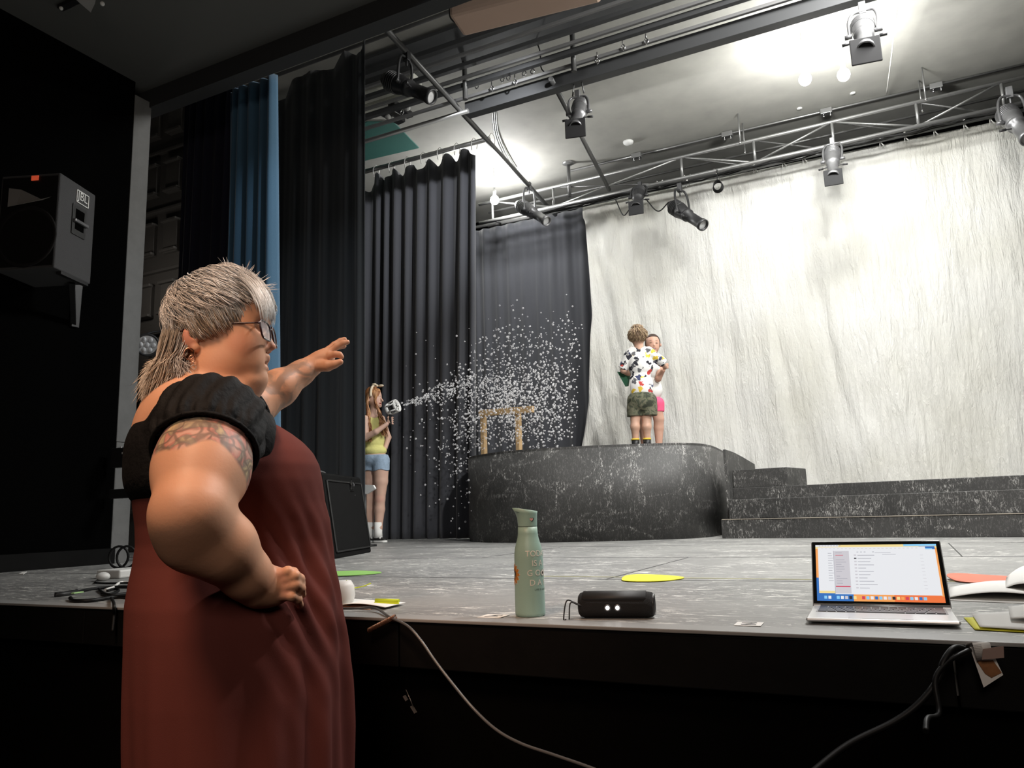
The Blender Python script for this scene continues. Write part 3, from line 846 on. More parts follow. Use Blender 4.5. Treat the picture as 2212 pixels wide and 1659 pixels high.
# thin cord hanging from the ceiling at right
tag(MB().tube(spline([at(1941, 0, 2, 5.2), at(1932, 60, 2, 5.2), at(1926, 120, 2, 5.3), at(1915, 203, 2, 5.42)], 8), 0.006, 6).build('cord', M['paper']), 'long thin pale cord right of the bright spotlight', 'cord')
o = MB()
for k in range(3):
    o.tube(spline([at(1063 + 4 * k, 235, 2, 5.43), at(1068 + 4 * k, 285, 2, 5.43), at(1082 + 5 * k, 325, 2, 5.43), at(1105 + 5 * k, 365, 2, 5.43)], 8), 0.009, 6)
tag(o.build('ceiling_cables', M['galv']), 'three pale parallel conduits curving across the ceiling above the far work lamp', 'conduit')
# peach coloured roller housing at the top
t = thing('roller_screen', at(1060, 20, 2, 5.1), 'peach coloured boxy roller housing hanging at the top edge of the picture', 'screen housing')
a = at(985, 34, 2, 5.10); b = at(1290, -45, 2, 5.10)
MB().beam(a, b, 0.30, 0.20).build('housing', M['peach'], t, bevel=0.03)
MB().beam(at(1012, 66, 2, 5.02), at(1290, -10, 2, 5.02), 0.02, 0.03).build('bottom_rail', M['white'], t, bevel=0.004)
tag(MB().tube(spline([at(971, 15, 2, 5.1), at(973, 38, 2, 5.1), at(986, 50, 2, 5.1), at(996, 48, 2, 5.1)], 8), 0.007, 6).build('cable', M['cable']), 'short black cable looping into the peach roller housing', 'cable')
# pale duct, teal panel and lighting box over the pleated leg
t = thing('ceiling_duct', at(840, 200, 2, 5.4), 'pale cream ducts running across the ceiling behind the dark spotlight', 'duct')
for (xa, ya), (xb, yb), w in (((700, 232), (900, 168), 0.20), ((700, 262), (905, 200), 0.16)):
    MB().beam(at(xa, ya, 2, 5.36), at(xb, yb, 2, 5.36), w, 0.08).build('duct_run', M['cream'], t, bevel=0.01)
o = MB().poly([at(700, 290, 2, 5.448), at(793, 262, 2, 5.448), at(850, 262, 2, 5.448), at(905, 318, 2, 5.448), at(790, 345, 2, 5.448), at(700, 370, 2, 5.448)], (0, 0, -0.012)).build('teal_panel', M['teal'])
tag(o, 'dark teal panel on the ceiling above the pleated leg', 'panel')
t = thing('wall_bracket', at(850, 240, 2, 5.15), 'black rectangular fixture with white fittings under the cream ducts', 'fixture')
MB().beam(at(826, 240, 2, 5.2), at(868, 262, 2, 5.2), 0.10, 0.05).build('plate', M['lampblk'], t)
MB().beam(at(845, 222, 2, 5.2), at(886, 250, 2, 5.2), 0.08, 0.05).build('plate', M['lampblk'], t)
for q in ((838, 253), (847, 258), (880, 233)):
    MB().sphere(at(*q, 2, 5.15), 0.03, 10, 8).build('knob', M['white'], t)

# ---------------------------------------------------------------- theatre spotlights
def spotlight(rear, front, clamp, label, s=1.0, m='lampblk', frame=None, handles=True, roll=(0, 0, 1), lens=True):
    rear = np.asarray(rear, float); front = np.asarray(front, float); clamp = np.asarray(clamp, float)
    t = thing('spotlight', clamp, label, 'spotlight', 'theatre spotlights')
    L = np.linalg.norm(front - rear); d, sd, u = frame_of(front - rear, roll)
    m2 = M[m]
    MB().lathe([(0, 0.001), (0, .045 * s), (.05 * L, .06 * s), (.10 * L, .078 * s), (.34 * L, .082 * s), (.42 * L, .070 * s), (.46 * L, .072 * s), (.5 * L, .062 * s)], rear, d, 24).build('lamp_housing', m2, t)
    mb = MB()
    for k in range(5): mb.lathe([(.12 * L + .04 * L * k, .080 * s), (.12 * L + .04 * L * k, .088 * s), (.132 * L + .04 * L * k, .088 * s), (.132 * L + .04 * L * k, .080 * s)], rear, d, 20)
    mb.build('cooling_fins', m2, t)
    MB().lathe([(.48 * L, .066 * s), (.50 * L, .07 * s), (.55 * L, .07 * s), (.56 * L, .056 * s), (.92 * L, .056 * s), (.93 * L, .064 * s), (L, .064 * s), (L, .052 * s), (.95 * L, .050 * s)], rear, d, 24).build('lens_barrel', m2, t)
    if lens: MB().lathe([(.955 * L, .001), (.965 * L, .03 * s), (.96 * L, .054 * s)], rear, d, 24).build('lens', M['lens'], t)
    if frame:
        fs, tilt = frame
        fd = np.asarray(tilt, float); fd /= np.linalg.norm(fd)
        f_, a_, b_ = frame_of(fd, (0, 0, 1))
        c_ = front + d * 0.012
        Q = np.stack([f_, a_, b_], 1)
        MB().box(c_, (0.014, fs, fs), Q).build('colour_frame', M['frameblk'], t, bevel=0.006)
    c_ = rear + d * 0.42 * L
    side = sd * (.095 * s)
    topv = clamp - c_; 
    yk = [c_ + side, c_ + side * 1.05 + topv * .55, c_ + side * .75 + topv * .85, c_ + topv * .88, c_ - side * .75 + topv * .85, c_ - side * 1.05 + topv * .55, c_ - side]
    MB().tube(spline(yk, 6), 0.012 * s, 8).build('yoke', m2, t)
    for sg in (1, -1):
        MB().cyl(c_ + sg * side * .8, c_ + sg * side * 1.35, 0.018 * s, n=10).build('yoke_knob', m2, t)
    MB().box(clamp + np.array([0, 0, -0.005]), (0.05 * s, 0.05 * s, 0.10 * s)).cyl(clamp - [0, 0, .1 * s], clamp + [0, 0, .03], 0.01, n=8).build('clamp', m2, t, bevel=0.004)
    if handles:
        for sg in (1, -1):
            q = rear + d * .62 * L
            MB().cyl(q, q + sg * sd * .12 * s + d * .02, 0.006 * s, n=8).cyl(q + sg * sd * .10 * s + d * .015, q + sg * sd * .15 * s + d * .025, 0.012 * s, n=8).build('shutter_handle', M['lampblk'], t)
    return t
def onpipe(p0, p1, px, py):
    """point of the pipe nearest to the pixel's ray"""
    d = ray(px, py); e = p1 - p0; w = p0 - CAM
    A = np.array([[d @ d, -d @ e], [d @ e, -e @ e]]); s_, t_ = np.linalg.solve(A, [d @ w, e @ w])
    return p0 + e * t_
k = onpipe(pA0, pA1, 882, 108)
q = k[1]
spotlight(at(830, 170, 1, q - .02), at(934, 210, 1, q + .0), k - [0, 0, .03], 'large black spotlight at upper left, pointing down to the right', 1.02)
k = onpipe(pB0, pB1, 1225, 235); k = at(1248, 205, 1, 6.05)
sl2 = spotlight(at(1256, 222, 1, 6.12), at(1243, 276, 1, 5.72), k, 'spotlight with a square black colour frame under the middle of the raceway', 0.9, 'lampgrey', (0.175, (0.25, -1, 0.05)))
for dx_ in (-.05, .06): MB().cyl((k[0] + dx_, k[1], k[2]), (k[0] + dx_ * .6, 6.06, 5.0), .007, n=8).build('hanger_rod', M['pipe'], sl2)
k = at(1862, 18, 1, 6.0)
spotlight(at(1862, 48, 1, 6.05), at(1870, 108, 1, 5.6), k, 'brightly lit spotlight with a big square frame beside the twin work lamps', 1.0, 'lampgrey', (0.20, (0.15, -1, 0.02)))
k = at(1798, 312, 1, 8.36)
spotlight(at(1798, 322, 1, 8.36), at(1800, 382, 1, 7.95), k + [0, 0, .03], 'grey spotlight with square frame hanging in front of the middle of the backdrop', 0.92, 'lampgrey', (0.175, (0.1, -1, 0.1)))
k = at(1382, 400, 1, 8.36)
spotlight(at(1382, 408, 1, 8.36), at(1374, 448, 1, 8.0), k, 'dark spotlight with square frame at the left end of the backdrop', 0.9, 'lampblk', (0.17, (0.1, -1, 0.1)))
k = at(1468, 405, 1, 8.38)
spotlight(at(1448, 442, 1, 8.38), at(1520, 487, 1, 8.15), k, 'long black spotlight hanging against the backdrop, pointing down right', 1.05, 'lampblk')
k = at(2180, 200, 1, 8.36)
spotlight(at(2168, 238, 1, 8.36), at(2222, 300, 1, 8.0), k, 'grey spotlight cut by the right edge of the picture', 1.15, 'lampgrey')
k = onpipe(pA0, pA1, 1142, 402)
spotlight(at(1118, 440, 1, k[1]), at(1182, 478, 1, k[1] - .15), k, 'pale spotlight in the glare of the far left work lamp', 0.95, 'lampgrey')

# twin work lamps and the far one
bulb = mat('glowing_bulb', (1, 1, 1), 0.5, emit=(1, 1, 0.97, 30))
for loc, lb in ((WORK_A, 'glowing bare work lamp, left one of the bright pair under the ceiling'), (WORK_B, 'glowing bare work lamp, right one of the bright pair under the ceiling'), (WORK_C, 'glowing bare work lamp beside the top of the far black leg')):
    t = thing('work_lamp', loc, lb, 'lamp', 'work lamps')
    x, y, z = loc
    MB().sphere(loc, (0.055, 0.055, 0.06), 20, 14).build('bulb', bulb, t)
    MB().cyl((x, y, z + 0.06), (x, y, z + 0.13), 0.022, n=14).cyl((x, y, z + .13), (x, y, 5.45), 0.008, n=8).build('lamp_socket', M['white'], t)
# ================================================================ THINGS ON AND AROUND THE STAGE EDGE
ZD = DECK + 0.0015
def dk(px, py, z=DECK): return at(px, py, 2, z)
def col_mat(name, c, **k): return mat(name, c, **k)
M['green'] = mat('green_spot_paper', (0.26, 0.52, 0.12), 0.7)
M['yellow'] = mat('yellow_spot_paper', (0.78, 0.74, 0.035), 0.7)
M['coral'] = mat('coral_spot_paper', (0.62, 0.17, 0.10), 0.7)
M['lime'] = mat('lime_card', (0.60, 0.72, 0.02), 0.6)

# floor spots
def spot(c, rx, ry, m, label, lift=0.0):
    pts = []
    for i in range(48):
        a = 2 * PI * i / 48
        rr = 1 + 0.03 * math.sin(3 * a + 1) + 0.02 * math.sin(5 * a)
        pts.append((c[0] + rx * rr * math.cos(a), c[1] + ry * rr * math.sin(a), DECK + 0.002 + lift * max(0, math.cos(a - 2.6)) ** 3))
    o = MB().poly(pts, (0, 0, 0.002)).build('floor_spot', m)
    return tag(o, label, 'floor marker', 'floor spots')
c = (dk(1343, 1251) + dk(1473, 1251)) / 2
spot(c, np.linalg.norm(dk(1343, 1251) - dk(1473, 1251)) / 2, 0.125, M['yellow'], 'yellow round paper spot lying in the middle of the stage floor', 0.006)
c = dk(738, 1240); spot(c, 0.185, 0.145, M['green'], 'green round paper spot on the stage floor behind the woman')
c = dk(2150, 1254); spot(c, 0.13, 0.12, M['coral'], 'coral red paper spot lying at the right behind the laptop', 0.012)
# strip of pale tape across the deck
tp = MB()
p, q = dk(1170, 1245), dk(2100, 1257)
tp.beam(p + [0, 0, .001], q + [0, 0, .001], 0.008, 0.001)
tag(tp.build('tape_line', mat('pale_yellow_tape', (0.62, 0.60, 0.30), 0.6)), 'thin pale yellow tape line running across the stage floor through the yellow spot', 'tape')

# ---- reusable bottle
bo = dk(1146, 1330); bx, by = bo[0], bo[1]
M['sage'] = mat('sage_powder_coat', (0.33, 0.50, 0.43), 0.42, bump=0.05, bscale=300, spec=0.5)
t = thing('water_bottle', (bx, by, DECK), 'sage green water bottle with a pouring lip, white lettering and half a sunflower', 'bottle')
prof = [(0.0, 0.0), (0.0, 0.0335), (0.003, 0.0362), (0.008, 0.037), (0.10, 0.0362), (0.135, 0.0355), (0.150, 0.0350), (0.163, 0.0330), (0.176, 0.0295), (0.188, 0.0262), (0.198, 0.0247), (0.214, 0.0240), (0.2145, 0.0)]
MB().lathe(prof, (bx, by, DECK), n=56).build('bottle_body', M['sage'], t)
# the cap with its slanted spout
n = 48; V = []; rings = [(0.216, 0.0238, 0), (0.222, 0.0240, 0), (0.236, 0.0245, 0.1), (0.247, 0.0250, 0.45), (0.2555, 0.0262, 1.0)]
vd = (ray(1146, 1200)[:2]); vd = vd / np.linalg.norm(vd); lat = np.array([vd[1], -vd[0]])     # spout swings to the left of the picture
sp = -lat * 0.95 - vd * 0.3; sp /= np.linalg.norm(sp)
def capring(z, r, k, ins=1.0):
    out_ = []
    for j in range(n):
        a = 2 * PI * j / n; dx = np.array([math.cos(a), math.sin(a)])
        w = max(0, dx @ sp) ** 3
        rr = (r + 0.012 * k * w) * ins
        zz = z + k * (0.004 * (dx @ sp) + 0.002 * w)
        out_.append((bx + rr * dx[0], by + rr * dx[1], DECK + zz))
    return out_
for z, r, k in rings: V += capring(z, r, k)
for ins, dz in ((0.88, 0.0), (0.86, -0.010), (0.0, -0.013)):
    V += [(p[0], p[1], p[2] + dz) for p in capring(0.2555, 0.0262, 1.0, ins)]
kk = len(rings) + 3
Fc = [(i * n + j, i * n + (j + 1) % n, (i + 1) * n + (j + 1) % n, (i + 1) * n + j) for i in range(kk - 1) for j in range(n)]
MB()._add(V, Fc, 0, True).build('bottle_cap', M['sage'], t)
MB().lathe([(0.2140, 0.0232), (0.2165, 0.0232)], (bx, by, DECK), n=40).build('cap_seam', mat('dark_sage', (0.12, 0.17, 0.14), 0.6), t)
lettr = mat('cream_print', (0.80, 0.76, 0.68), 0.6)
inkd = mat('dark_green_print', (0.06, 0.09, 0.07), 0.6)
# wrap flat print round the bottle; angle 0 faces the camera, positive to the right of the picture
def brad(h): return float(np.interp(h, [p[0] for p in prof[1:-1]], [p[1] for p in prof[1:-1]]))
def wrap(v2, ang0, h0, lift=0.0004):
    out_ = []
    for x, y in v2:
        h = h0 + y; r = brad(h) + lift; a = ang0 + x / 0.0362
        dx = lat * math.sin(a) - vd * math.cos(a)
        out_.append((bx + r * dx[0], by + r * dx[1], DECK + h))
    return out_
mb = MB()
for s, h0, sz, a0, sp_ in (('TODAY', 0.1435, 0.0200, 0.72, 0), ('IS A', 0.1205, 0.0200, 0.66, 0), ('G O   D', 0.0975, 0.0200, 0.80, 0), ('D A Y', 0.0745, 0.0200, 0.72, 0)):
    v, f = text_mesh(s, sz)
    mb._add(wrap(v[:, :2] * [1.0, 1], a0, h0), f)
mb.build('lettering', lettr, t, solid=0.0003)
v, f = text_mesh('LIFE IS GOOD', 0.006); MB()._add(wrap(v[:, :2] * [1.2, 1], 0.95, 0.0625), f).build('small_lettering', inkd, t)
pm = [mat('sunflower_petal', (0.50, 0.19, 0.02), 0.6), lettr, mat('sunflower_heart', (0.03, 0.018, 0.015), 0.6)]
mb = MB()
def flower(ang0, h0, R0, heart, mats3, npet=14):
    for big, mi, lf in ((1.0, 1, 0.0005), (0.86, 0, 0.0008)):
        for k in range(npet):
            a = 2 * PI * k / npet; d = np.array([math.cos(a), math.sin(a)]); e = np.array([-d[1], d[0]])
            w = R0 * 0.19 * (1.15 if big == 1 else 0.85)
            poly = [d * heart * .6, d * R0 * .55 + e * w, d * R0 * .8 + e * w * .7, d * R0 * (1.0 if big == 1 else .93), d * R0 * .8 - e * w * .7, d * R0 * .55 - e * w]
            mb._add(wrap(poly, ang0, h0, lf + 0.00003 * (k % 3)), [tuple(range(6))], mats3[mi])
    poly = [np.array([math.cos(a), math.sin(a)]) * heart for a in np.linspace(0, 2 * PI, 24)[:-1]]
    mb._add(wrap(poly, ang0, h0, 0.0011), [tuple(range(23))], mats3[2])
flower(-1.42, 0.1005, 0.029, 0.014, (0, 1, 2))
mb.build('sunflower_print', pm, t)
mb = MB(); flower(1.12, 0.1035, 0.0095, 0.0035, (0, 1, 2), 12); mb.build('small_flower_print', [lettr, inkd, pm[2]], t)
mb = MB()
hh = [(0.0045 * 16 * math.sin(a) ** 3 / 16, 0.0045 * (13 * math.cos(a) - 5 * math.cos(2 * a) - 2 * math.cos(3 * a) - math.cos(4 * a)) / 16) for a in np.linspace(0, 2 * PI, 30)[:-1]]
def wrapc(v2, ang0, h0, r):
    return [(bx + r * (lat * math.sin(ang0 + x / r) - vd * math.cos(ang0 + x / r))[0], by + r * (lat * math.sin(ang0 + x / r) - vd * math.cos(ang0 + x / r))[1], DECK + h0 + y) for x, y in v2]
mb._add(wrapc([(x * 1.35 + .0008, y * 1.35) for x, y in hh], 0.45, 0.232, 0.0250), [tuple(range(29))], 0)
mb._add(wrapc(hh, 0.42, 0.2325, 0.0253), [tuple(range(29))], 1)
mb.build('heart_print', [inkd, mat('pink_print', (0.75, 0.40, 0.38), 0.6)], t)

# ---- cylindrical loudspeaker with two glowing passive radiators facing us
c = dk(1330, 1338); fx = (dk(1418, 1337) - dk(1253, 1337)); Lw = np.linalg.norm(fx[:2]); fx /= np.linalg.norm(fx); fx = np.array([fx[0], fx[1], 0]); bk = np.array([-fx[1], fx[0], 0])
rr = 0.030; cc = np.array([c[0], c[1], DECK + rr]) + bk * 0.028
t = thing('bluetooth_speaker', (cc[0], cc[1], DECK), 'small black cylindrical speaker with a wrist loop, two white lights glowing on its front', 'speaker')
hl = Lw / 2
def seg(h0, h1, r): return [(h0, r), (h1, r)]
MB().lathe([(-hl, 0.001), (-hl, .021), (-hl + .004, .027), (-hl + .014, .0295), (hl - .014, .0295), (hl - .004, .0275), (hl, .022), (hl - .002, .019), (hl - .004, .001)], cc, fx, 40).build('fabric_body', mat('black_knit_grille', (0.012, 0.012, 0.013), 0.75, bump=0.6, bscale=900), t)
# raised top panel
n1 = 16; V = []
for i in range(2):
    for x_ in (-hl * .86, hl * .80):
        for k in range(n1 + 1):
            a = R(-62) + R(124) * k / n1
            r_ = rr + (0.0015 if i else -0.002)
            V.append(cc + fx * (x_ * (0.94 if i and k in (0, n1) else 1.0)) + r_ * (math.cos(a) * np.array([0, 0, 1.0]) + math.sin(a) * bk))
m_ = n1 + 1
Fc = [(k, k + 1, m_ + k + 1, m_ + k) for k in range(n1)] + [(2 * m_ + k, 3 * m_ + k, 3 * m_ + k + 1, 2 * m_ + k + 1) for k in range(n1)]
Fc += [(k, 2 * m_ + k, 2 * m_ + k + 1, k + 1) for k in range(n1)] + [(m_ + k, m_ + k + 1, 3 * m_ + k + 1, 3 * m_ + k) for k in range(n1)] + [(0, m_, 3 * m_, 2 * m_), (n1, 2 * m_ + n1, 3 * m_ + n1, m_ + n1)]
MB()._add(V, Fc, 0, True).build('top_panel', mat('charcoal_rubber', (0.022, 0.022, 0.023), 0.6), t)
MB().lathe([(0, .0235), (.006, .0255), (.010, .0235), (.010, .0195), (.003, .018)], cc + fx * (hl - .008), fx, 36).build('end_ring', mat('satin_black', (0.035, 0.035, 0.036), 0.3), t)
MB().lathe([(0, .001), (0.001, .018), (.003, .018), (.004, .001)], cc + fx * (hl - .003), fx, 30).build('end_cone', M['rubber'], t)
for px in (1313, 1334):
    p = at(px, 1321, 1, cc[1] - 0.0305 * abs(bk[1]) - .0003)
    q_ = cc + fx * ((p - cc) @ fx)
    fr = -bk
    MB().lathe([(0, .0078), (.001, .0078), (.0015, .0060), (.0012, .0055)], q_ + fr * .0292 + [0, 0, -.004], fr, 24).build('light_ring', M['lampgrey'], t)
    MB().lathe([(.0006, .001), (.0016, .0045)], q_ + fr * .0295 + [0, 0, -.004], fr, 20).build('light', mat('white_led', (1, 1, 1), 0.4, emit=(1, 1, 1, 6)), t)
s0 = cc - fx * (hl - .012) - bk * .027
MB().tube(spline([s0, s0 - fx * .018 + [0, 0, .008], s0 - fx * .036 - bk * .006 + [0, 0, .012], s0 - fx * .042 - bk * .02 + [0, 0, -.026], s0 - fx * .036 - bk * .022 + [0, 0, -.0275]], 8), 0.0016, 6).tube(spline([s0, s0 - fx * .012 - bk * .004 + [0, 0, .004], s0 - fx * .026 - bk * .014 + [0, 0, .008], s0 - fx * .029 - bk * .022 + [0, 0, -.0275]], 8), 0.0016, 6).build('wrist_loop', M['rubber'], t)

# ---- laptop
hL, hR = dk(1757, 1321), dk(2058, 1328)
ex = hR - hL; wl = np.linalg.norm(ex); ex /= wl; ex[2] = 0; ez = np.array([0, 0, 1.0]); ey = np.array([-ex[1], ex[0], 0])   # ey points upstage
ctr = (hL + hR) / 2
t = thing('laptop', (ctr[0], ctr[1], DECK), 'open silver laptop on the stage edge showing a white document window', 'laptop')
alum = mat('silver_aluminium', (0.62, 0.62, 0.62), 0.35, 0.6)
base_c = ctr - ey * 0.105 + ez * 0.0100
Qb = np.stack([ex, ey, ez], 1)
mbk = MB().box(base_c, (wl, 0.212, 0.008), Qb)
mbk.build('base', alum, t, bevel=0.004)
kb = MB().box(ctr - ey * 0.062 + ez * 0.0143, (wl * .90, 0.100, 0.0008), Qb); kb.build('keyboard_well', mat('keyboard_well', (0.30, 0.30, 0.31), 0.5), t)
kt = mat('black_keycap', (0.045, 0.045, 0.055), 0.4)
mb = MB(); W9 = wl * .88
for r_ in range(6):
    nk = [14, 14, 14, 13, 12, 9][r_]; x = -W9 / 2
    ws = np.ones(nk)
    if r_ == 5: ws[4] = 5.0; 
    if r_ in (2, 3, 4): ws[0] = ws[-1] = 1.6 + .2 * (r_ - 2)
    ws = ws / ws.sum() * W9
    for w in ws:
        mb.box(ctr + ex * (x + w / 2) - ey * (0.020 + 0.0165 * r_) + ez * 0.0153, (w - .0028, 0.0140, 0.0014), Qb); x += w
mb.build('keys', kt, t)
MB().box(ctr - ey * 0.163 + ez * 0.0143, (wl * .42, 0.085, 0.0006), Qb).build('trackpad', mat('trackpad_glass', (0.66, 0.66, 0.67), 0.3, 0.3), t)
# lid: leans back; measured from its top corners in the photo
tiltv = None
hgt = 0.0
def lid_pt(u, v, n_=0.0):
    """u 0..1 across, v 0..1 up the lid"""
    return hL + ex * wl * u + lv * (lh * v) + ln * n_ + ez * 0.013
best = None
for tl in np.linspace(-5, 40, 46):
    lv_ = ez * math.cos(R(tl)) + ey * math.sin(R(tl))
    for h_ in np.linspace(.17, .24, 15):
        p = hL + ez * .013 + lv_ * h_; dvec = p - CAM; zz = dvec @ fw; py_ = H_ / 2 - F_ * (dvec @ up) / zz; px1 = W_ / 2 + F_ * (dvec @ rt) / zz
        p = hR + ez * .013 + lv_ * h_; dvec = p - CAM; zz = dvec @ fw; py2 = H_ / 2 - F_ * (dvec @ up) / zz; px2 = W_ / 2 + F_ * (dvec @ rt) / zz
        e_ = abs(py_ - 1170) + abs(py2 - 1170) + abs((px2 - px1) - 278) * 1.5
        if best is None or e_ < best[0]: best = (e_, lv_, h_)
lv, lh = best[1], best[2]
ln = np.cross(ex, lv); ln = ln if ln @ fw < 0 else -ln
Ql = np.stack([ex, lv, ln], 1)
MB().box(lid_pt(.5, .5, -0.0028), (wl, lh, 0.0045), Ql).build('lid', alum, t, bevel=0.006)
MB().box(lid_pt(.5, .515, 0.0000), (wl * .985, lh * .955, 0.0010), Ql).build('bezel', mat('black_glass_bezel', (0.006, 0.006, 0.006), 0.15, coat=0.6), t, bevel=0.003)
MB().cyl(lid_pt(.06, .0, -0.002), lid_pt(.94, .0, -0.002), 0.005, n=12).build('hinge', mat('grey_hinge', (0.2, 0.2, 0.2), 0.4, .5), t)
def scr(name, c, e=1.0): return mat(name, (0.02, 0.02, 0.02), 0.3, emit=(*c, e))
SM = [scr('screen_blue', (0.03, 0.16, 0.50)), scr('screen_orange', (0.90, 0.36, 0.10)), scr('screen_white', (0.80, 0.81, 0.84)), scr('screen_panel_grey', (0.60, 0.58, 0.62)), scr('screen_text_grey', (0.35, 0.35, 0.40)), scr('screen_red', (0.62, 0.05, 0.10)), scr('screen_yellow', (0.88, 0.70, 0.30)), scr('screen_cyan', (0.25, 0.60, 0.90)), scr('screen_black', (0.02, 0.02, 0.03)), scr('screen_red_orange', (0.85, 0.18, 0.05))]
mb = MB(); lay = [0.0007]
def q4(u0, v0, u1, v1, mi, n_=None):
    lay[0] += 0.0000015
    f_ = lay[0] if n_ is None else n_
    U = lambda u, v: lid_pt(0.035 + 0.93 * u, 0.075 + 0.865 * v, f_)
    mb._add([U(u0, v0), U(u1, v0), U(u1, v1), U(u0, v1)], [(0, 1, 2, 3)], mi)
q4(0, 0, 1, 1, 6)
q4(0, 0, .30, .13, 0); q4(.30, 0, .62, .13, 1); q4(.62, 0, 1, .13, 9); q4(0, .13, .02, .40, 0); q4(0, .40, .02, .93, 1); q4(.98, .1, 1, .93, 1)
q4(.86, .86, .985, .96, 0); q4(.91, .885, .965, .925, 7); q4(0, .965, .20, 1, 2); q4(.20, .965, .74, 1, 6); q4(.74, .965, 1, 1, 7)
q4(.02, .17, .55, .935, 2); q4(.02, .89, .91, .955, 2); q4(.155, .115, .985, .905, 2)
q4(.155, .13, .285, .885, 3); q4(.152, .11, .155, .89, 4)
r6 = np.random.default_rng(3)
for k in range(12): q4(.02 + .085, .84 - .045 * k, .02 + .085 + .03 + .02 * r6.random(), .848 - .045 * k, 4)
for k in range(14):
    if k in (2, 9): continue
    q4(.17, .845 - .042 * k, .17 + .03 + .06 * r6.random(), .853 - .042 * k, 5 if k in (1,) else 4)
q4(.16, .238, .28, .258, 5)
for k in range(11):
    v = .80 - .058 * k
    q4(.325, v - .004, .345, v + .018, 8 if k == 1 else 3)
    q4(.355, v, .355 + .06 + .09 * r6.random(), v + .009, 4)
    q4(.86, v, .86 + .025, v + .006, 3)
q4(.50, .845, .63, .852, 4); q4(.56, .815, .67, .822, 4)
for u in (.35, .38, .41, .48): q4(u, .86, u + .015, .87, 4)
for k in range(24): q4(.05 + .034 * k, .925, .05 + .034 * k + .018, .933, 3)
for k in range(24):
    q4(.06 + .034 * k, .035, .06 + .034 * k + .024, .085, [7, 2, 0, 7, 2, 3, 8, 6, 1, 5][k % 10])
for k in range(8): q4(.03 + .025 * k, .98, .045 + .025 * k, .987, 4)
mb.build('display', SM, t)

# ---- papers at the right
def sheet(name, corners, label, m='paper', curl=None, cat='paper', z=0.002, thick=0.0006):
    """corners: four deck pixels (near-left, near-right, far-right, far-left)"""
    P = [dk(*q) for q in corners]
    G = np.zeros((8, 14, 3))
    for i in range(8):
        for j in range(14):
            u, v = j / 13, i / 7
            G[i, j] = (P[0] * (1 - u) + P[1] * u) * (1 - v) + (P[3] * (1 - u) + P[2] * u) * v
            G[i, j, 2] = DECK + z + (curl(u, v) if curl else 0)
    o = MB().grid(G).build(name, M[m] if isinstance(m, str) else m, solid=thick)
    return tag(o, label, cat)
bk_ = thing('open_script', dk(2130, 1285), 'open white booklet with curled pages lying right of the laptop', 'booklet')
def under(name, corners, m, curl, z):
    o = sheet(name, corners, None, m, curl, None, z)
    for k_ in ('label', 'category'):
        if k_ in o: del o[k_]
    o.parent = bk_; o.data.transform(Matrix.Translation([-v for v in bk_.location])); return o
under('left_page', ((2046, 1295), (2262, 1302), (2250, 1262), (2052, 1272)), 'paper', lambda u, v: 0.012 * math.sin(PI * u) + 0.010 * u * (1 - v), 0.004)
under('right_page', ((2170, 1286), (2330, 1310), (2330, 1262), (2176, 1258)), 'paper', lambda u, v: 0.010 + 0.035 * math.sin(PI * min(1, u * 1.4)) * (.6 + .4 * v), 0.006)
under('bottom_page', ((2050, 1298), (2300, 1308), (2290, 1270), (2060, 1275)), 'paper', lambda u, v: 0, 0.001)
o = sheet('yellow_folder', ((2106, 1362), (2330, 1375), (2320, 1335), (2082, 1336)), 'yellow folder with loose white sheets on it at the right stage edge', 'yellow', None, 'folder')
sheet('paper_sheet', ((2118, 1361), (2340, 1376), (2325, 1322), (2100, 1332)), 'white sheet lying on the yellow folder near the laptop', 'paper', lambda u, v: 0.003 + .004 * u * v, 'paper', 0.003)
sheet('paper_sheet', ((2185, 1352), (2350, 1362), (2330, 1318), (2180, 1325)), 'white sheet lying crooked on top of the other sheet on the folder', 'paper', lambda u, v: 0.010 + .004 * math.sin(3 * u), 'paper', 0.004)

# ---- floor labels taped near the edge: white squares with a dark mark
def label_card(px, py, w, marks, label):
    c = dk(px, py); t_ = thing('floor_label', c, label, 'label', 'taped floor labels')
    d1 = dk(px + 20, py + .6) - c; d1 /= np.linalg.norm(d1); d2 = np.array([-d1[1], d1[0], 0])
    g = lambda u, v, z=0.0012: c + d1 * (u * w) + d2 * (v * w) + [0, 0, z]
    MB().poly([g(-.5, -.5), g(.5, -.5), g(.5, .5), g(-.5, .5)], (0, 0, .0004)).build('card', M['paper'], t_)
    mb_ = MB()
    for (a, b_, c_, d_) in marks:
        mb_.beam(g(a, b_, .0019), g(c_, d_, .0019), 0.10 * w, 0.0004)
    mb_.build('printed_mark', M['rubber'], t_)
label_card(1066, 1332, 0.060, ((-.25, -.3, .1, .25), (.1, .25, .3, .25), (-.08, -.05, .22, -.05)), 'small white label with a black mark taped left of the green bottle')
label_card(1618, 1349, 0.055, ((-.3, .25, .25, .25), (.25, .25, -.25, -.25), (-.25, -.25, .3, -.25)), 'small white label with a black zigzag mark taped left of the laptop')

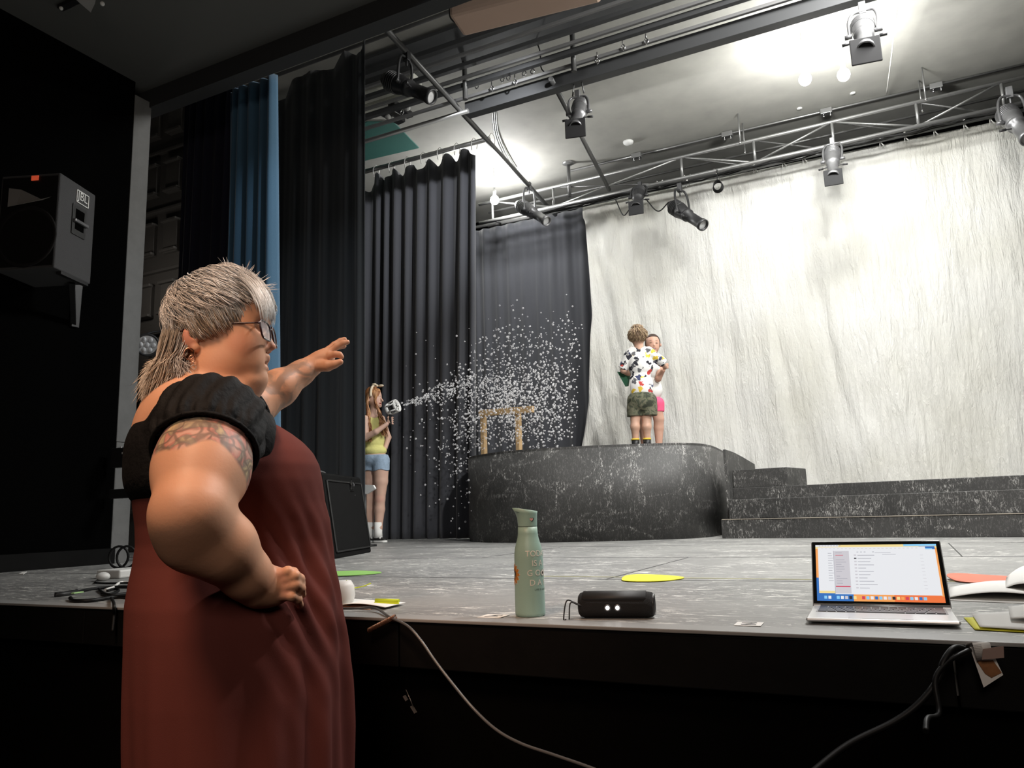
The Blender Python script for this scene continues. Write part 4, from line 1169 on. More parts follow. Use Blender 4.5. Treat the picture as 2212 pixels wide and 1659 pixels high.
# ---- things beside the woman on the deck: white cup with a lime leaf, papers with lime tab, script
p = dk(737, 1309)
t = thing('white_cup', p, 'rounded white cup tipped beside the woman with a lime green straw and leaf', 'cup')
MB().lathe([(0, .001), (0, .028), (.006, .034), (.03, .040), (.055, .037), (.070, .028), (.0705, .001)], p + [0, 0, .001], n=32).build('cup_body', M['white'], t)
MB().tube(spline([p + [0.0, 0, .045], p + [.05, .03, .052], p + [.068, .05, .060]], 5), .0016, 6).build('straw', M['lime'], t)
l0 = atd(731, 1272, 0); 
pl = at(733, 1268, 1, p[1]); 
MB().poly([at(730, 1270, 1, p[1]), at(748, 1272, 1, p[1]), at(751, 1262, 1, p[1]), at(749, 1253, 1, p[1]), at(738, 1259, 1, p[1])], (0.0006, .001, 0)).build('leaf', M['lime'], t)
sheet('paper_sheet', ((733, 1312), (832, 1318), (876, 1307), (745, 1297)), 'white sheet lying beside the woman at the stage edge, lime tab on its far side', 'paper', lambda u, v: 0.004 + .006 * (1 - v) * math.sin(PI * u), 'paper', 0.003)
g_ = [at(806, 1304, 2, DECK + .008), at(862, 1305, 2, DECK + .008), at(858, 1296, 2, DECK + .018), at(813, 1295, 2, DECK + .018)]
tag(MB().poly(g_, (0.0, .001, 0.0006)).cyl(g_[0] * .5 + g_[3] * .5 + [0, .004, .003], g_[1] * .5 + g_[2] * .5 + [0, .004, .003], .005, n=14).build('lime_card', M['lime']), 'rolled strip of lime green card on the far side of the white sheet', 'card')
sheet('paper_sheet', ((690, 1312), (800, 1318), (820, 1308), (700, 1300)), 'orange edged sheet underneath the white sheet beside the woman', mat('orange_edge_paper', (0.75, 0.42, 0.26), .7), None, 'paper', 0.0015)

# ---- black cable over the edge, falling to the lower right
pts = [dk(640, 1316) + [0, 0, .008], dk(745, 1321) + [0, 0, .008], dk(808, 1321) + [0, 0, .009], at(842, 1333, 1, 1.628), at(880, 1352, 1, 1.60), at(908, 1382, 1, 1.59), at(938, 1425, 1, 1.58), at(972, 1470, 1, 1.57), at(1020, 1528, 1, 1.56), at(1070, 1575, 1, 1.54), at(1125, 1606, 1, 1.52), at(1200, 1632, 1, 1.50), at(1290, 1664, 1, 1.48), at(1420, 1720, 1, 1.45)]
tag(MB().tube(spline(pts, 8), 0.0034, 8).build('power_cable', mat('grey_black_cable', (0.10, 0.10, 0.10), 0.28)), 'long thin cable crossing the stage edge and sagging to the lower right', 'cable')
mbs = MB()
a_, b_ = at(796, 1362, 1, 1.62), at(852, 1333, 1, 1.62)
for k in range(26):
    q = a_ + (b_ - a_) * k / 25
    mbs.tube([q + 0.006 * np.array([0, math.cos(w), math.sin(w)]) + (b_ - a_) / 25 * (w / 6.28) for w in np.linspace(0, 6.0, 9)], 0.0012, 5, cap=False)
tag(mbs.build('coiled_lead', mat('bronze_coil', (0.30, 0.16, 0.10), 0.3, .6)), 'small coiled lead hanging under the stage edge by the cable', 'cable')
pts = [at(877, 1490, 1, 1.61), at(886, 1510, 1, 1.60), at(892, 1526, 1, 1.60)]
t = thing('hanging_tag', pts[0], 'small metal clip and grey tag hanging on the dark stage front', 'tag')
MB().tube(pts, .0009, 5).build('string', M['galv'], t)
MB().beam(at(873, 1503, 1, 1.60), at(879, 1513, 1, 1.60), .006, .005).build('clip', M['galv'], t)
MB().beam(at(889, 1525, 1, 1.60), at(898, 1540, 1, 1.60), .010, .002).build('tag_plate', M['galv'], t)

# ---- folded leaflet taped under the nosing at right
t = thing('taped_leaflet', at(2130, 1400, 1, 1.61), 'folded white leaflet with a brown photo stuck under the stage edge with tape', 'leaflet')
YL = 1.600
def lf(px, py, dy=0.0): return at(px, py, 1, YL - dy)
MB()._add([lf(2092, 1390), lf(2134, 1388), lf(2167, 1458), lf(2125, 1485)], [(0, 1, 2, 3)]).build('back_panel', M['paper'], t, solid=.0008)
MB()._add([lf(2110, 1428, .002), lf(2145, 1426, .002), lf(2164, 1453, .002), lf(2142, 1464, .002), lf(2128, 1455, .002)], [(0, 1, 2, 3, 4)]).build('photo_panel', mat('brown_photo', (0.28, 0.12, 0.045), .5, var=.6, bscale=60), t, solid=.0004)
G = np.array([[lf(2084, 1399, 0), lf(2088, 1389, .012), lf(2100, 1388, .014), lf(2111, 1427, .010)], [lf(2128, 1393, 0), lf(2130, 1387, .010), lf(2138, 1388, .014), lf(2146, 1416, .010)]])
MB().grid(G).build('front_flap', M['paper'], t, solid=.0006)
MB()._add([lf(2123, 1402, .016), lf(2168, 1395, .016), lf(2169, 1421, .016), lf(2121, 1425, .016)], [(0, 1, 2, 3)]).build('tape', mat('translucent_tape', (0.42, 0.30, 0.26), .35, alpha=.8), t, solid=.0003)
mb = MB()
for k in range(9):
    mb.beam(lf(2096 + k * 1.6, 1394 + 3.2 * k, .0155), lf(2120 + k * 1.0, 1392 + 3.2 * k, .0152), .0006, .0003)
mb.build('printed_lines', mat('print_grey', (0.25, 0.25, 0.25), .7), t)
# dark hose-like cables under the leaflet
tag(MB().tube(spline([at(2090, 1404, 1, 1.60), at(2062, 1400, 1, 1.57), at(2038, 1430, 1, 1.55), at(2025, 1470, 1, 1.54), at(1985, 1520, 1, 1.52), at(1930, 1560, 1, 1.50), at(1830, 1610, 1, 1.46), at(1740, 1680, 1, 1.40)], 8), 0.0055, 8).build('black_cable', M['cable']), 'thick black cable curving down from the leaflet to the lower left', 'cable')
tag(MB().tube(spline([at(2095, 1404, 1, 1.585), at(2066, 1418, 1, 1.56), at(2044, 1432, 1, 1.55), at(2020, 1470, 1, 1.53), at(2028, 1540, 1, 1.50), at(2004, 1552, 1, 1.45), at(2000, 1580, 1, 1.42)], 8), 0.0045, 8).build('black_cable', M['cable']), 'black cable hanging in a loop below the leaflet', 'cable')

# ---- cables, white power strip and adapter at the left stage edge
def ck(px, py, z=0.006): return at(px, py, 2, DECK + z)
t = thing('power_adapter', dk(170, 1282), 'black power connector with a green and white label at the left stage edge', 'adapter')
MB().tube(spline([ck(118, 1286), ck(140, 1284), ck(165, 1279)], 4), 0.011, 10).build('connector', M['rubber'], t)
MB().beam(ck(157, 1281.5, .016), ck(178, 1278.5, .016), .012, .004).build('green_label', mat('green_white_label', (0.50, 0.80, 0.35), .5), t)
for k, (pp, lb, m, r_) in enumerate((
    (((165, 1279), (200, 1272), (250, 1268), (300, 1268)), 'black cable running right from the labelled connector', 'cable', .006),
    (((152, 1292), (160, 1298), (200, 1297), (250, 1290), (300, 1291)), 'thick black cable loop nearest the left stage edge', 'cable', .007),
    (((205, 1259), (215, 1250), (250, 1231), (300, 1226)), 'thin black cable arching over the white power strip', 'cable', .004),
    (((205, 1259), (240, 1260), (300, 1258)), 'black cable lying in front of the white power strip', 'cable', .004),
    (((228, 1274), (246, 1268), (262, 1258), (300, 1259)), 'short white cable plugged in near the woman', 'paper', .0055),
    (((220, 1283), (240, 1286), (270, 1283), (300, 1280)), 'black cable between the connector and the stage edge', 'cable', .006),
    (((213, 1272), (222, 1280), (236, 1284), (256, 1276), (248, 1272), (232, 1276)), 'small knot of black cable at the end of the white cable', 'cable', .005))):
    tag(MB().tube(spline([ck(*q) for q in pp], 8), r_, 8).build('cable', M[m]), lb, 'cable', 'cables by the left stage edge')
t = thing('power_strip', dk(260, 1246), 'white power strip under black cables behind the woman', 'power strip')
a_ = dk(232, 1250); b_ = dk(330, 1240)
MB().beam(a_ + [0, 0, .02], b_ + [0, 0, .02], .16, .04).build('strip_body', M['white'], t, bevel=.008)
MB().sphere(dk(222, 1255) + [0, 0, .02], (.03, .03, .02), 16, 10).build('plug', M['white'], t)
for k, (px, lb) in enumerate(((255, 'left one of two standing black cable coils by the grey edge'), (272, 'right one of two standing black cable coils by the grey edge'))):
    c = dk(px, 1228); 
    tag(MB().tube([c + [0.055 * math.cos(a) * .8, 0.03 * math.cos(a), .065 + 0.062 * math.sin(a)] for a in np.linspace(0, 2 * PI, 20)[:-1]], .007, 8, closed=True).build('cable_coil', M['cable']), lb, 'cable coil', 'black cable coils')
tag(MB().tube(spline([dk(240, 1296) + [0, 0, .006], at(246, 1304, 1, 1.625), at(246, 1330, 1, 1.62), at(243, 1365, 1, 1.61)], 8), .005, 8).build('hanging_cable', M['cable']), 'cable end dangling over the stage edge left of the woman', 'cable')
tag(MB().poly([dk(40, 1241), dk(50, 1241), dk(58, 1236), dk(48, 1237)], (0, 0, .004)).build('tape_scrap', M['paper']), 'small white scrap lying by the left wall', 'scrap')
# chrome-ish bracket box on the wall edge near the woman's back
t = thing('wall_box', at(268, 985, 1, 3.40), 'black box clamped to the proscenium edge behind the woman', 'box')
MB().box(at(272, 988, 1, 3.40), (0.22, 0.06, 0.13)).build('box', M['lampblk'], t, bevel=.004)
MB().box(at(272, 1066, 1, 3.40), (0.26, 0.06, 0.06)).build('arm', M['lampblk'], t, bevel=.004)
MB().box(at(270, 978, 1, 3.365), (0.06, 0.004, 0.012)).box(at(262, 966, 1, 3.365), (0.010, 0.004, 0.010)).build('white_marks', M['white'], t)

# ---- combo amplifier on the deck
nl, nr = dk(718, 1209), dk(803, 1193)
ax_ = nr - nl; nl = nr - ax_ / np.linalg.norm(ax_) * 0.80; aw = 0.80; ax_ = (nr - nl) / aw; ay_ = np.array([-ax_[1], ax_[0], 0]); 
t = thing('amplifier', ((nl + nr) / 2), 'black amplifier cabinet tilted back on the stage floor behind the woman', 'amplifier')
ah = 0.54; lean = 0.085
def ap(u, v, w): return nl + ax_ * (aw * u) + ay_ * (w + lean * v) + np.array([0, 0, ah * v])
V = [ap(u, v, w) for u in (0, 1) for v in (0, 1) for w in (0, 0.26)]
Fb = [(0, 1, 3, 2), (4, 6, 7, 5), (0, 4, 5, 1), (2, 3, 7, 6), (0, 2, 6, 4), (1, 5, 7, 3)]
MB()._add(V, Fb).build('cabinet', mat('black_tolex', (0.003, 0.003, 0.003), .7, bump=.2, bscale=200, spec=.12), t, bevel=.014)
gr = [ap(u, v, -0.004) for u, v in ((.06, .09), (.95, .09), (.95, .90), (.06, .90))]
MB().poly(gr, ay_ * 0.003).build('grille', mat('black_grille_cloth', (0.006, 0.006, 0.006), .8, bump=.3, bscale=400, spec=.1), t)
mb = MB()
for (a, b_) in ((((.05, .08)), ((.96, .08))), (((.96, .08)), ((.96, .91))), (((.96, .91)), ((.05, .91))), (((.05, .91)), ((.05, .08)))):
    mb.beam(ap(*a, -.005), ap(*b_, -.005), .012, .010)
mb.build('grille_frame', M['rubber'], t)
MB().tube(spline([ap(.30, 1.0, .14), ap(.36, 1.04, .14), ap(.52, 1.045, .14), ap(.60, 1.0, .14)], 6), .008, 8).build('handle', mat('grey_handle', (.09, .09, .09), .5), t)
e0 = ap(.62, .82, -.008)
MB().poly([e0 + ax_ * .0, e0 + ax_ * .055, e0 + ax_ * .012 + np.array([0, 0, .075])], -ay_ * .006).beam(e0 + ax_ * .065 + np.array([0, 0, .0]), e0 + ax_ * .095 + np.array([0, 0, .065]), .006, .006).beam(e0 + ax_ * -.01 - [0, 0, .008], e0 + ax_ * .075 - [0, 0, .008], .005, .006).build('badge', M['chrome'], t)
mb = MB()
for k in range(7): mb.box(e0 + ax_ * (.10 + .012 * k) + np.array([0, 0, -.04 - .006 * k]), (.008, .004, .012), np.stack([ax_, ay_, ez], 1))
mb.build('lettering_badge', M['galv'], t)
for u in (.05, .95):
    MB().box(ap(u, 0, .15) + [0, 0, -.000], (.05, .2, .02), np.stack([ax_, ay_, ez], 1)).build('foot', M['rubber'], t)
# white box edge behind the amplifier, in front of the girl's shins
wb = at(798, 1055, 1, 5.55)
o = MB().poly([at(770, 1046, 1, 5.5), at(806, 1048, 1, 5.5), at(810, 1055, 1, 5.5), at(809, 1057, 1, 5.5), at(793, 1067, 1, 5.5), at(770, 1067, 1, 5.5)], (0, .02, 0)).build('tray_table', M['white'])
o2 = thing('small_stand', (wb[0], 5.5, DECK), 'white tray on a thin black stand peeking out behind the amplifier', 'stand')
o.parent = o2; o.data.transform(Matrix.Translation([-v for v in o2.location])); o.name = 'tray'
MB().cyl((wb[0] - .03, 5.53, DECK), (wb[0] - .03, 5.53, wb[2]), .012, n=10).lathe([(0, .001), (0, .1), (.015, .1), (.02, .001)], (wb[0] - .03, 5.53, DECK), n=20).build('stand_pole', M['rubber'], o2)

# ---- big loudspeaker bracketed to the left wall
th = R(22); fwd = np.array([math.sin(th), -math.cos(th), 0]); rgt = np.array([-fwd[1], fwd[0], 0]); # rgt: to the right of the picture seen from the front
A = at(127, 374, 1, 2.66); B_ = at(121, 577, 1, 2.66)
A = np.array([B_[0] * .5 + A[0] * .5, 2.66, A[2]]); hgt = A[2] - B_[2]
base_ = np.array([A[0], A[1], A[2] - hgt])
wsp = 0.37; dsp = 0.34
t = thing('loudspeaker', base_, 'large black loudspeaker cabinet mounted high on the dark left wall', 'loudspeaker')
def sp_(u, v, w): return base_ - rgt * (-1) * 0 + (-rgt) * (-wsp * (u - 1)) * -1 * -1 + np.array([0, 0, hgt * v]) - fwd * (dsp * w)
def sp_(u, v, w): return base_ + rgt * (wsp * (u - 1)) + np.array([0, 0, hgt * v]) - fwd * (dsp * w)
V = [sp_(u, v, w) for u in (0, 1) for v in (0, 1) for w in (0, 1)]
MB()._add(V, Fb).build('cabinet', mat('charcoal_carpet', (0.055, 0.055, 0.057), .9, bump=.4, bscale=300), t, bevel=.008)
MB().poly([sp_(u, v, -.004) for u, v in ((.03, .03), (.97, .03), (.97, .97), (.03, .97))], -fwd * .001).build('front_baffle', mat('black_baffle', (0.004, 0.0035, 0.0035), .5), t)
mb = MB(); mb._add([sp_(.16, .66, -.03), sp_(.90, .74, -.03), sp_(.90, .70, -.03), sp_(.16, .86, -.03), sp_(.30, .68, -.012), sp_(.74, .715, -.012), sp_(.36, .84, -.012)], [(0, 4, 6, 3), (0, 1, 5, 4), (4, 5, 6)])
mb.build('horn', mat('grey_horn', (0.25, 0.24, 0.23), .45), t)
MB().lathe([(0, .19), (.006, .185), (-.01, .15), (-.05, .05), (-.05, .001)], sp_(.5, .34, -.01), fwd, 32).build('woofer', mat('dark_cone', (0.004, 0.003, 0.003), .7), t)
MB().poly([sp_(u, v, -.02) for u, v in ((.52, .93), (.64, .93), (.64, .98), (.52, .98))], -fwd * .004).build('orange_badge', mat('orange_badge', (0.9, 0.13, 0.05), .5, emit=(0.9, 0.12, 0.05, 0.35)), t)
def side(w, v, o_=0.004): return sp_(1, v, w) + rgt * o_
mb = MB()
fr_ = [(.45, .80), (.78, .80), (.78, .93), (.45, .93)]
for i in range(4):
    mb.beam(side(*fr_[i]), side(*fr_[(i + 1) % 4]), .005, .004, rgt)
mb.build('logo_frame', M['white'], t)
v, f = text_mesh('JBL', .075)
MB()._add([side(.615, .838) - fwd * (x * .95) + np.array([0, 0, y]) for x, y in v[:, :2]], f).build('logo_lettering', M['white'], t, solid=.002)
MB().poly([side(w, v, .003) for w, v in ((.36, .44), (.74, .44), (.74, .76), (.36, .76))], rgt * .003).build('handle_plate', mat('dark_plate', (0.03, .03, .03), .4), t)
MB().poly([side(w, v, .007) for w, v in ((.44, .50), (.68, .50), (.68, .72), (.44, .72))], rgt * .001).build('handle_recess', M['black'], t)
MB().beam(side(.38, .585, .014), side(.76, .585, .014), .02, .02, rgt).build('handle_bar', M['lampgrey'], t, bevel=.004)
wm = base_ + rgt * -.1 - fwd * .36
MB().beam((XL, wm[1] + .15, base_[2] - .20), (XL + .03, wm[1] + .15, base_[2] + .5), .05, .04).beam((XL, wm[1] + .15, base_[2] - .18), sp_(.8, 0, .8), .03, .03).beam(sp_(.95, -.01, .2), sp_(.95, -.01, .95), .03, .02).build('wall_bracket', M['lampblk'], t)

# ---- LED par lamp behind the woman's head
c = at(318, 745, 1, 3.66) + np.array([0.0, 0, 0])
t = thing('led_par_lamp', c, 'round flat LED lamp with a white honeycomb face behind the woman\'s head', 'stage lamp')
df = -ray(318, 745); df = df / np.linalg.norm(df)
MB().lathe([(-.10, .001), (-.10, .07), (-.03, .082), (0, .084), (0, .070), (-.006, .066)], c, df, 28).build('lamp_can', M['lampblk'], t)
MB().lathe([(-.004, .001), (-.002, .067)], c, df, 28).build('lamp_face', M['lens'], t)
f_, a_, b_ = frame_of(df)
for k in range(7):
    o_ = (0, 0) if k == 0 else (.042 * math.cos(k * PI / 3), .042 * math.sin(k * PI / 3))
    MB().sphere(c + a_ * o_[0] + b_ * o_[1] + df * .0, (.019, .012, .019), 14, 8).build('lens_cell', mat('white_led_lens', (.75, .76, .78), .2, coat=.6) if k == 0 else bpy.data.materials['white_led_lens'], t)
MB().tube(spline([c + a_ * .09, c + a_ * .1 + np.array([0, .05, .06]), c + np.array([0, .1, .12]), c - a_ * .1 + np.array([0, .05, .06]), c - a_ * .09], 5), .008, 8).build('yoke', M['lampblk'], t)
# track spotlight on the apron ceiling at the top left
c = at(185, 8, 2, 4.30)
t = thing('ceiling_spot', c, 'small grey ceiling spotlight catching light at the top left corner', 'ceiling lamp')
MB().box((c[0], c[1], 4.36), (.5, .04, .03)).build('track', M['lampblk'], t)
MB().poly([at(158, -6, 2, 4.28), at(208, -6, 2, 4.28), at(205, 8, 2, 4.28), at(196, 27, 2, 4.28)], (0, 0, .05)).build('lamp_shade', mat('grey_shade', (.35, .34, .33), .5), t)
MB().sphere(at(221, 8, 2, 4.3), .014, 12, 8).sphere(at(132, 18, 2, 4.3), .012, 12, 8).build('screw_head', M['white'], t)
# ================================================================ THE WOMAN
# body frame: a = the way she faces, b = away from the camera, z = up
WY = R(46.54)
WA = np.array([math.cos(WY), math.sin(WY), 0.0]); WB = np.array([-math.sin(WY), math.cos(WY), 0.0])
WO = CAM + ray(500, 900) * 1.65; WO = np.array([WO[0], WO[1], 0.0])
def L(px, py, b=0.0):
    d = ray(px, py); t_ = ((WO - CAM) @ WB + b) / (d @ WB)
    p = CAM + t_ * d - WO
    return np.array([p @ WA, b, p[2]])
def LB(v): # body frame -> world
    v = np.asarray(v, float)
    return WO + v[..., :1] * WA + v[..., 1:2] * WB + v[..., 2:3] * np.array([0, 0, 1.0])
woman = thing('person', (WO[0], WO[1], 0), 'woman in glasses, rust red dress and black puff sleeve top stretching one arm forward', 'person')
S1 = 1.65 / F_      # metres per pixel at b = 0

F = Field((-0.26, -0.46, 0.72), (0.50, 0.56, 1.72), 0.0028)
HC = L(470, 690, 0)                      # head centre
def fb(a): return -0.32 * (a - HC[0])     # the face is turned a little towards us
def H(px, py, b=0.0):
    a0 = L(px, py, 0)[0]
    return L(px, py, fb(a0)) + np.array([0.305 * b, 0.952 * b, 0.0])
# skull
F.ell(HC + [.004, 0, 0], (0.092, 0.076, 0.098), 0)
F.ell(H(520, 700), (0.052, 0.066, 0.080), 0.03)
F.ell(H(545, 668), (0.032, 0.058, 0.045), 0.02)
F.ell(H(525, 750), (0.048, 0.060, 0.075), 0.03)
F.ell(H(500, 790, -.02), (0.060, 0.050, 0.050), 0.03)       # jaw mass
F.ell(H(500, 790, .03), (0.060, 0.045, 0.050), 0.03)
F.ell(H(535, 752, -.034), (0.030, 0.026, 0.030), 0.02)      # cheeks
F.ell(H(535, 752, .034), (0.030, 0.026, 0.030), 0.02)
F.ell(H(548, 790), (0.024, 0.040, 0.034), 0.02)             # mouth mound
F.ell(H(559, 816), (0.018, 0.022, 0.016), 0.010)            # chin
F.ell(H(540, 826), (0.030, 0.040, 0.018), 0.02)
F.ell(H(508, 842), (0.055, 0.055, 0.032), 0.02)             # under the chin
F.ell(H(565, 690, -.026), (0.013, 0.020, 0.008), 0.010)     # brows
F.ell(H(565, 690, .026), (0.013, 0.020, 0.008), 0.010)
# eye hollows then lids
for s in (-1, 1):
    F.ell(H(572, 714, s * .031), (0.014, 0.017, 0.010), 0.008, mode='sub')
    F.ell(H(560, 714, s * .030), (0.012, 0.014, 0.009), 0.004)
# nose
F.cone(H(568, 703), H(583, 747), 0.0070, 0.0095, 0.008)
F.ell(H(585, 749), (0.0110, 0.0100, 0.0085), 0.005)
for s in (-1, 1):
    F.ell(H(574, 755, s * .0115), (0.010, 0.0075, 0.0075), 0.005)
    F.ell(H(576, 762, s * .0075), (0.0045, 0.0035, 0.003), 0.002, mode='sub')
# lips, open smile, bending round the mouth mound
for sg in (-1, 1):
    F.chain([H(576, 777, 0), H(573, 777, sg * .010), H(565, 780, sg * .021), H(555, 784, sg * .029)], [.0058, .0056, .0046, .0028], 0.003)
    F.chain([H(573, 796, 0), H(571, 796, sg * .010), H(564, 792, sg * .020), H(555, 785, sg * .029)], [.0066, .0062, .0048, .0026], 0.003)
    F.chain([H(580, 786.5, 0), H(576, 786.5, sg * .011), H(567, 786, sg * .021), H(558, 784.5, sg * .029)], [.0040, .0040, .0030, .0015], 0)  if False else None
    for (qa, qb, ra, rb_) in (((580, 787, 0), (575, 787, sg * .012), .0042, .0040), ((575, 787, sg * .012), (564, 786, sg * .025), .0040, .0022)):
        F.cone(H(*qa), H(*qb), ra, rb_, 0.0015, mode='sub')
F.ell(H(577, 771), (0.006, 0.012, 0.006), 0.005)
# smile fold
F.cone(H(563, 760, -.026), H(547, 790, -.043), 0.0042, 0.0032, 0.006, mode='sub')
F.cone(H(563, 760, .026), H(547, 790, .043), 0.0042, 0.0032, 0.006, mode='sub')
# neck, trapezius
F.chain([H(465, 770), L(462, 820), L(455, 880)], [0.060, 0.064, 0.080], 0.03)
F.cone(L(400, 800), L(385, 900), 0.035, 0.05, 0.03)
# near ear
for s in (-1,):
    e = H(440, 742, s * .076)
    F.ell(e + [0, 0, -.004], (0.017, 0.008, 0.025), 0.004)
    F.ell(e + [0.006, -.006, .006], (0.008, 0.006, 0.014), 0.003, mode='sub')
    F.ell(e + [0.010, -.001, -.026], (0.010, 0.007, 0.010), 0.004)
F.ell(H(431, 742, .072), (0.017, 0.008, 0.030), 0.004)
# torso
F.ell(L(430, 985), (0.130, 0.185, 0.150), 0.04)
F.ell(L(395, 930), (0.085, 0.165, 0.100), 0.04)
F.ell(L(470, 1130), (0.150, 0.165, 0.190), 0.05)
F.ell(L(500, 1290), (0.170, 0.180, 0.170), 0.05)
for s in (-1, 1):
    F.ell(L(572, 1032, s * .080), (0.068, 0.075, 0.068), 0.03)
    F.ell(L(445, 910, s * .150), (0.085, 0.060, 0.070), 0.04)
    F.cone(L(480, 870, s * .05), L(430, 885, s * .16), 0.035, 0.045, 0.03)
# near arm (hand on hip)
SH = L(456, 930, -.20); EL = L(412, 1106, -.34); WR = L(556, 1268, -.240)
F.chain([SH, SH * .45 + EL * .55 + np.array([0.0, 0, 0]), EL], [0.084, 0.074, 0.060], 0.03)
F.ell(EL + [-.010, -.002, -.008], (0.046, 0.046, 0.050), 0.02)
F.ell(L(440, 1005, -.265), (.070, .050, .080), 0.03)
F.chain([EL, EL * .55 + WR * .45, EL * .18 + WR * .82, WR], [0.060, 0.057, 0.042, 0.035], 0.02)
F.ell(L(408, 1160, -.315), (.052, .048, .056), .03)
# hand on hip: palm, four fingers wrapping forward, thumb behind
PB = L(594, 1266, -.240)
F.ell(PB, (0.036, 0.018, 0.034), 0.012)
F.ell(L(574, 1268, -.240), (0.030, 0.024, 0.034), 0.014)
F.cone(WR, PB, 0.033, 0.020, 0.012)
kn = [(604, 1241), (616, 1252), (618, 1268), (612, 1285)]
tp_ = [((622, 1234), (634, 1236), (640, 1241)), ((636, 1244), (647, 1251), (651, 1262)), ((638, 1263), (649, 1271), (652, 1284)), ((630, 1288), (643, 1295), (648, 1307))]
for i in range(4):
    k0 = L(*kn[i], -.252); m0 = L(*tp_[i][0], -.258); m1 = L(*tp_[i][1], -.246); m2 = L(*tp_[i][2], -.226)
    r0 = [.0092, .0105, .0102, .0088][i]
    F.chain([PB * .4 + k0 * .6, k0, m0, m1, m2], [r0 * 1.15, r0 * 1.12, r0, r0 * .93, r0 * .8], 0.0035)
F.chain([L(590, 1250, -.225), L(584, 1236, -.205), L(570, 1230, -.19)], [0.014, .011, .009], 0.006)
F.ell(L(566, 1290, -.250), (.012, .010, .010), .008)        # wrist bone
# far arm reaching forward
SF = L(470, 915, .19); EF = L(552, 872, .30); WF = L(674, 790, .36)
F.chain([SF, EF], [0.075, 0.055], 0.03)
F.chain([EF, EF * .6 + WF * .4, EF * .2 + WF * .8, WF], [0.050, 0.047, 0.031, 0.0265], 0.02)
KF = L(704, 768, .36)
F.cone(WF, KF, 0.025, 0.021, 0.012)
F.ell(L(697, 775, .36), (0.032, 0.030, 0.022), 0.010)
fing = [  # knuckle, middle, end joint, tip, b offsets, radius
    ((708, 757), (722, 745), (735, 737), (744, 733), (.375, .38, .385, .385), .0090),
    ((712, 760), (727, 748), (741, 741), (750, 739), (.355, .35, .345, .345), .0094),
    ((708, 763), (722, 752), (734, 748), (743, 748), (.39, .40, .405, .405), .0088),
    ((712, 768), (724, 765), (733, 766), (738, 771), (.335, .325, .32, .32), .0088),
]
for a_, b_, c_, d_, bs, r0 in fing:
    F.chain([KF * .5 + L(*a_, bs[0]) * .5, L(*a_, bs[0]), L(*b_, bs[1]), L(*c_, bs[2]), L(*d_, bs[3])], [r0 * 1.2, r0 * 1.15, r0, r0 * .92, r0 * .78], 0.0035)
F.chain([L(692, 790, .34), L(708, 790, .325), L(722, 787, .315), L(735, 782, .31)], [0.017, 0.0145, 0.0105, 0.0085], 0.006)   # thumb
V, Fc = F.mesh(1)
# colours: warm skin, redder ear, lips and knuckles; masks for the tattoos
cd = np.tile(np.array([0.62, 0.325, 0.20]), (len(V), 1))
def blob(c, r, amt, colr):
    w = np.clip(1 - (((V - c) / r) ** 2).sum(1), 0, 1)[:, None] * amt
    cd[:] = cd * (1 - w) + np.array(colr) * w
blob(H(431, 742, -.07), (.03, .03, .04), .7, (0.55, 0.17, 0.13))
blob(H(535, 755, -.04), (.04, .05, .035), .5, (0.62, 0.25, 0.17))
for q in ((576, 777, 0), (571, 777, -.012), (563, 780, -.022), (573, 797, 0), (569, 796, -.012), (562, 792, -.022)): blob(H(*q), (.009, .010, .0065), 1.0, (0.44, 0.13, 0.11))
blob(H(582, 750), (.018, .02, .014), .6, (0.62, 0.25, 0.19))

for kx in kn: blob(L(*kx, -.25), (.02, .02, .02), .5, (0.60, 0.25, 0.18))
tat = np.zeros((len(V), 3))
ax = (EL - SH) / np.linalg.norm(EL - SH); tt = ((V - SH) @ ax) / np.linalg.norm(EL - SH)
onarm = (np.linalg.norm(V - SH - np.clip(tt, 0, 1)[:, None] * (EL - SH), axis=1) < .13) & (V[:, 1] < -.11)
edge_ = 0.60 + 0.05 * np.sin(V[:, 0] * 60)
tat[:, 0] = onarm * sstep(0.10, 0.16, tt) * (1 - sstep(edge_ - .02, edge_ + .02, tt))
ax = (WF - EF) / np.linalg.norm(WF - EF); tt = ((V - EF) @ ax) / np.linalg.norm(WF - EF)
tat[:, 1] = (V[:, 1] > .22) * sstep(-.1, .05, tt) * (1 - sstep(.85, 1.0, tt))
mkobj('body', LB(V), Fc, skin_mat('woman_skin', tattoo=True), woman, smooth=True, attrs={'Col': cd, 'tattoo': tat})

# teeth, eye
MB().sphere(LB(H(563, 785)), (0.010, 0.012, 0.0035), 14, 8).build('teeth', mat('teeth', (.75, .70, .62), .3), woman)
for s in (-1, 1):
    MB().sphere(LB(H(561, 714, s * .030)), (0.0112, 0.0112, 0.0062), 14, 10).build('eye', mat('eye', (.35, .28, .24), .25), woman)

# dress: lofted cloth with soft vertical folds, widest at the bust
dm = mat('rust_jersey', (0.120, 0.033, 0.027), 0.9, bump=0.08, bscale=700, sheen=0.0, spec=0.1)
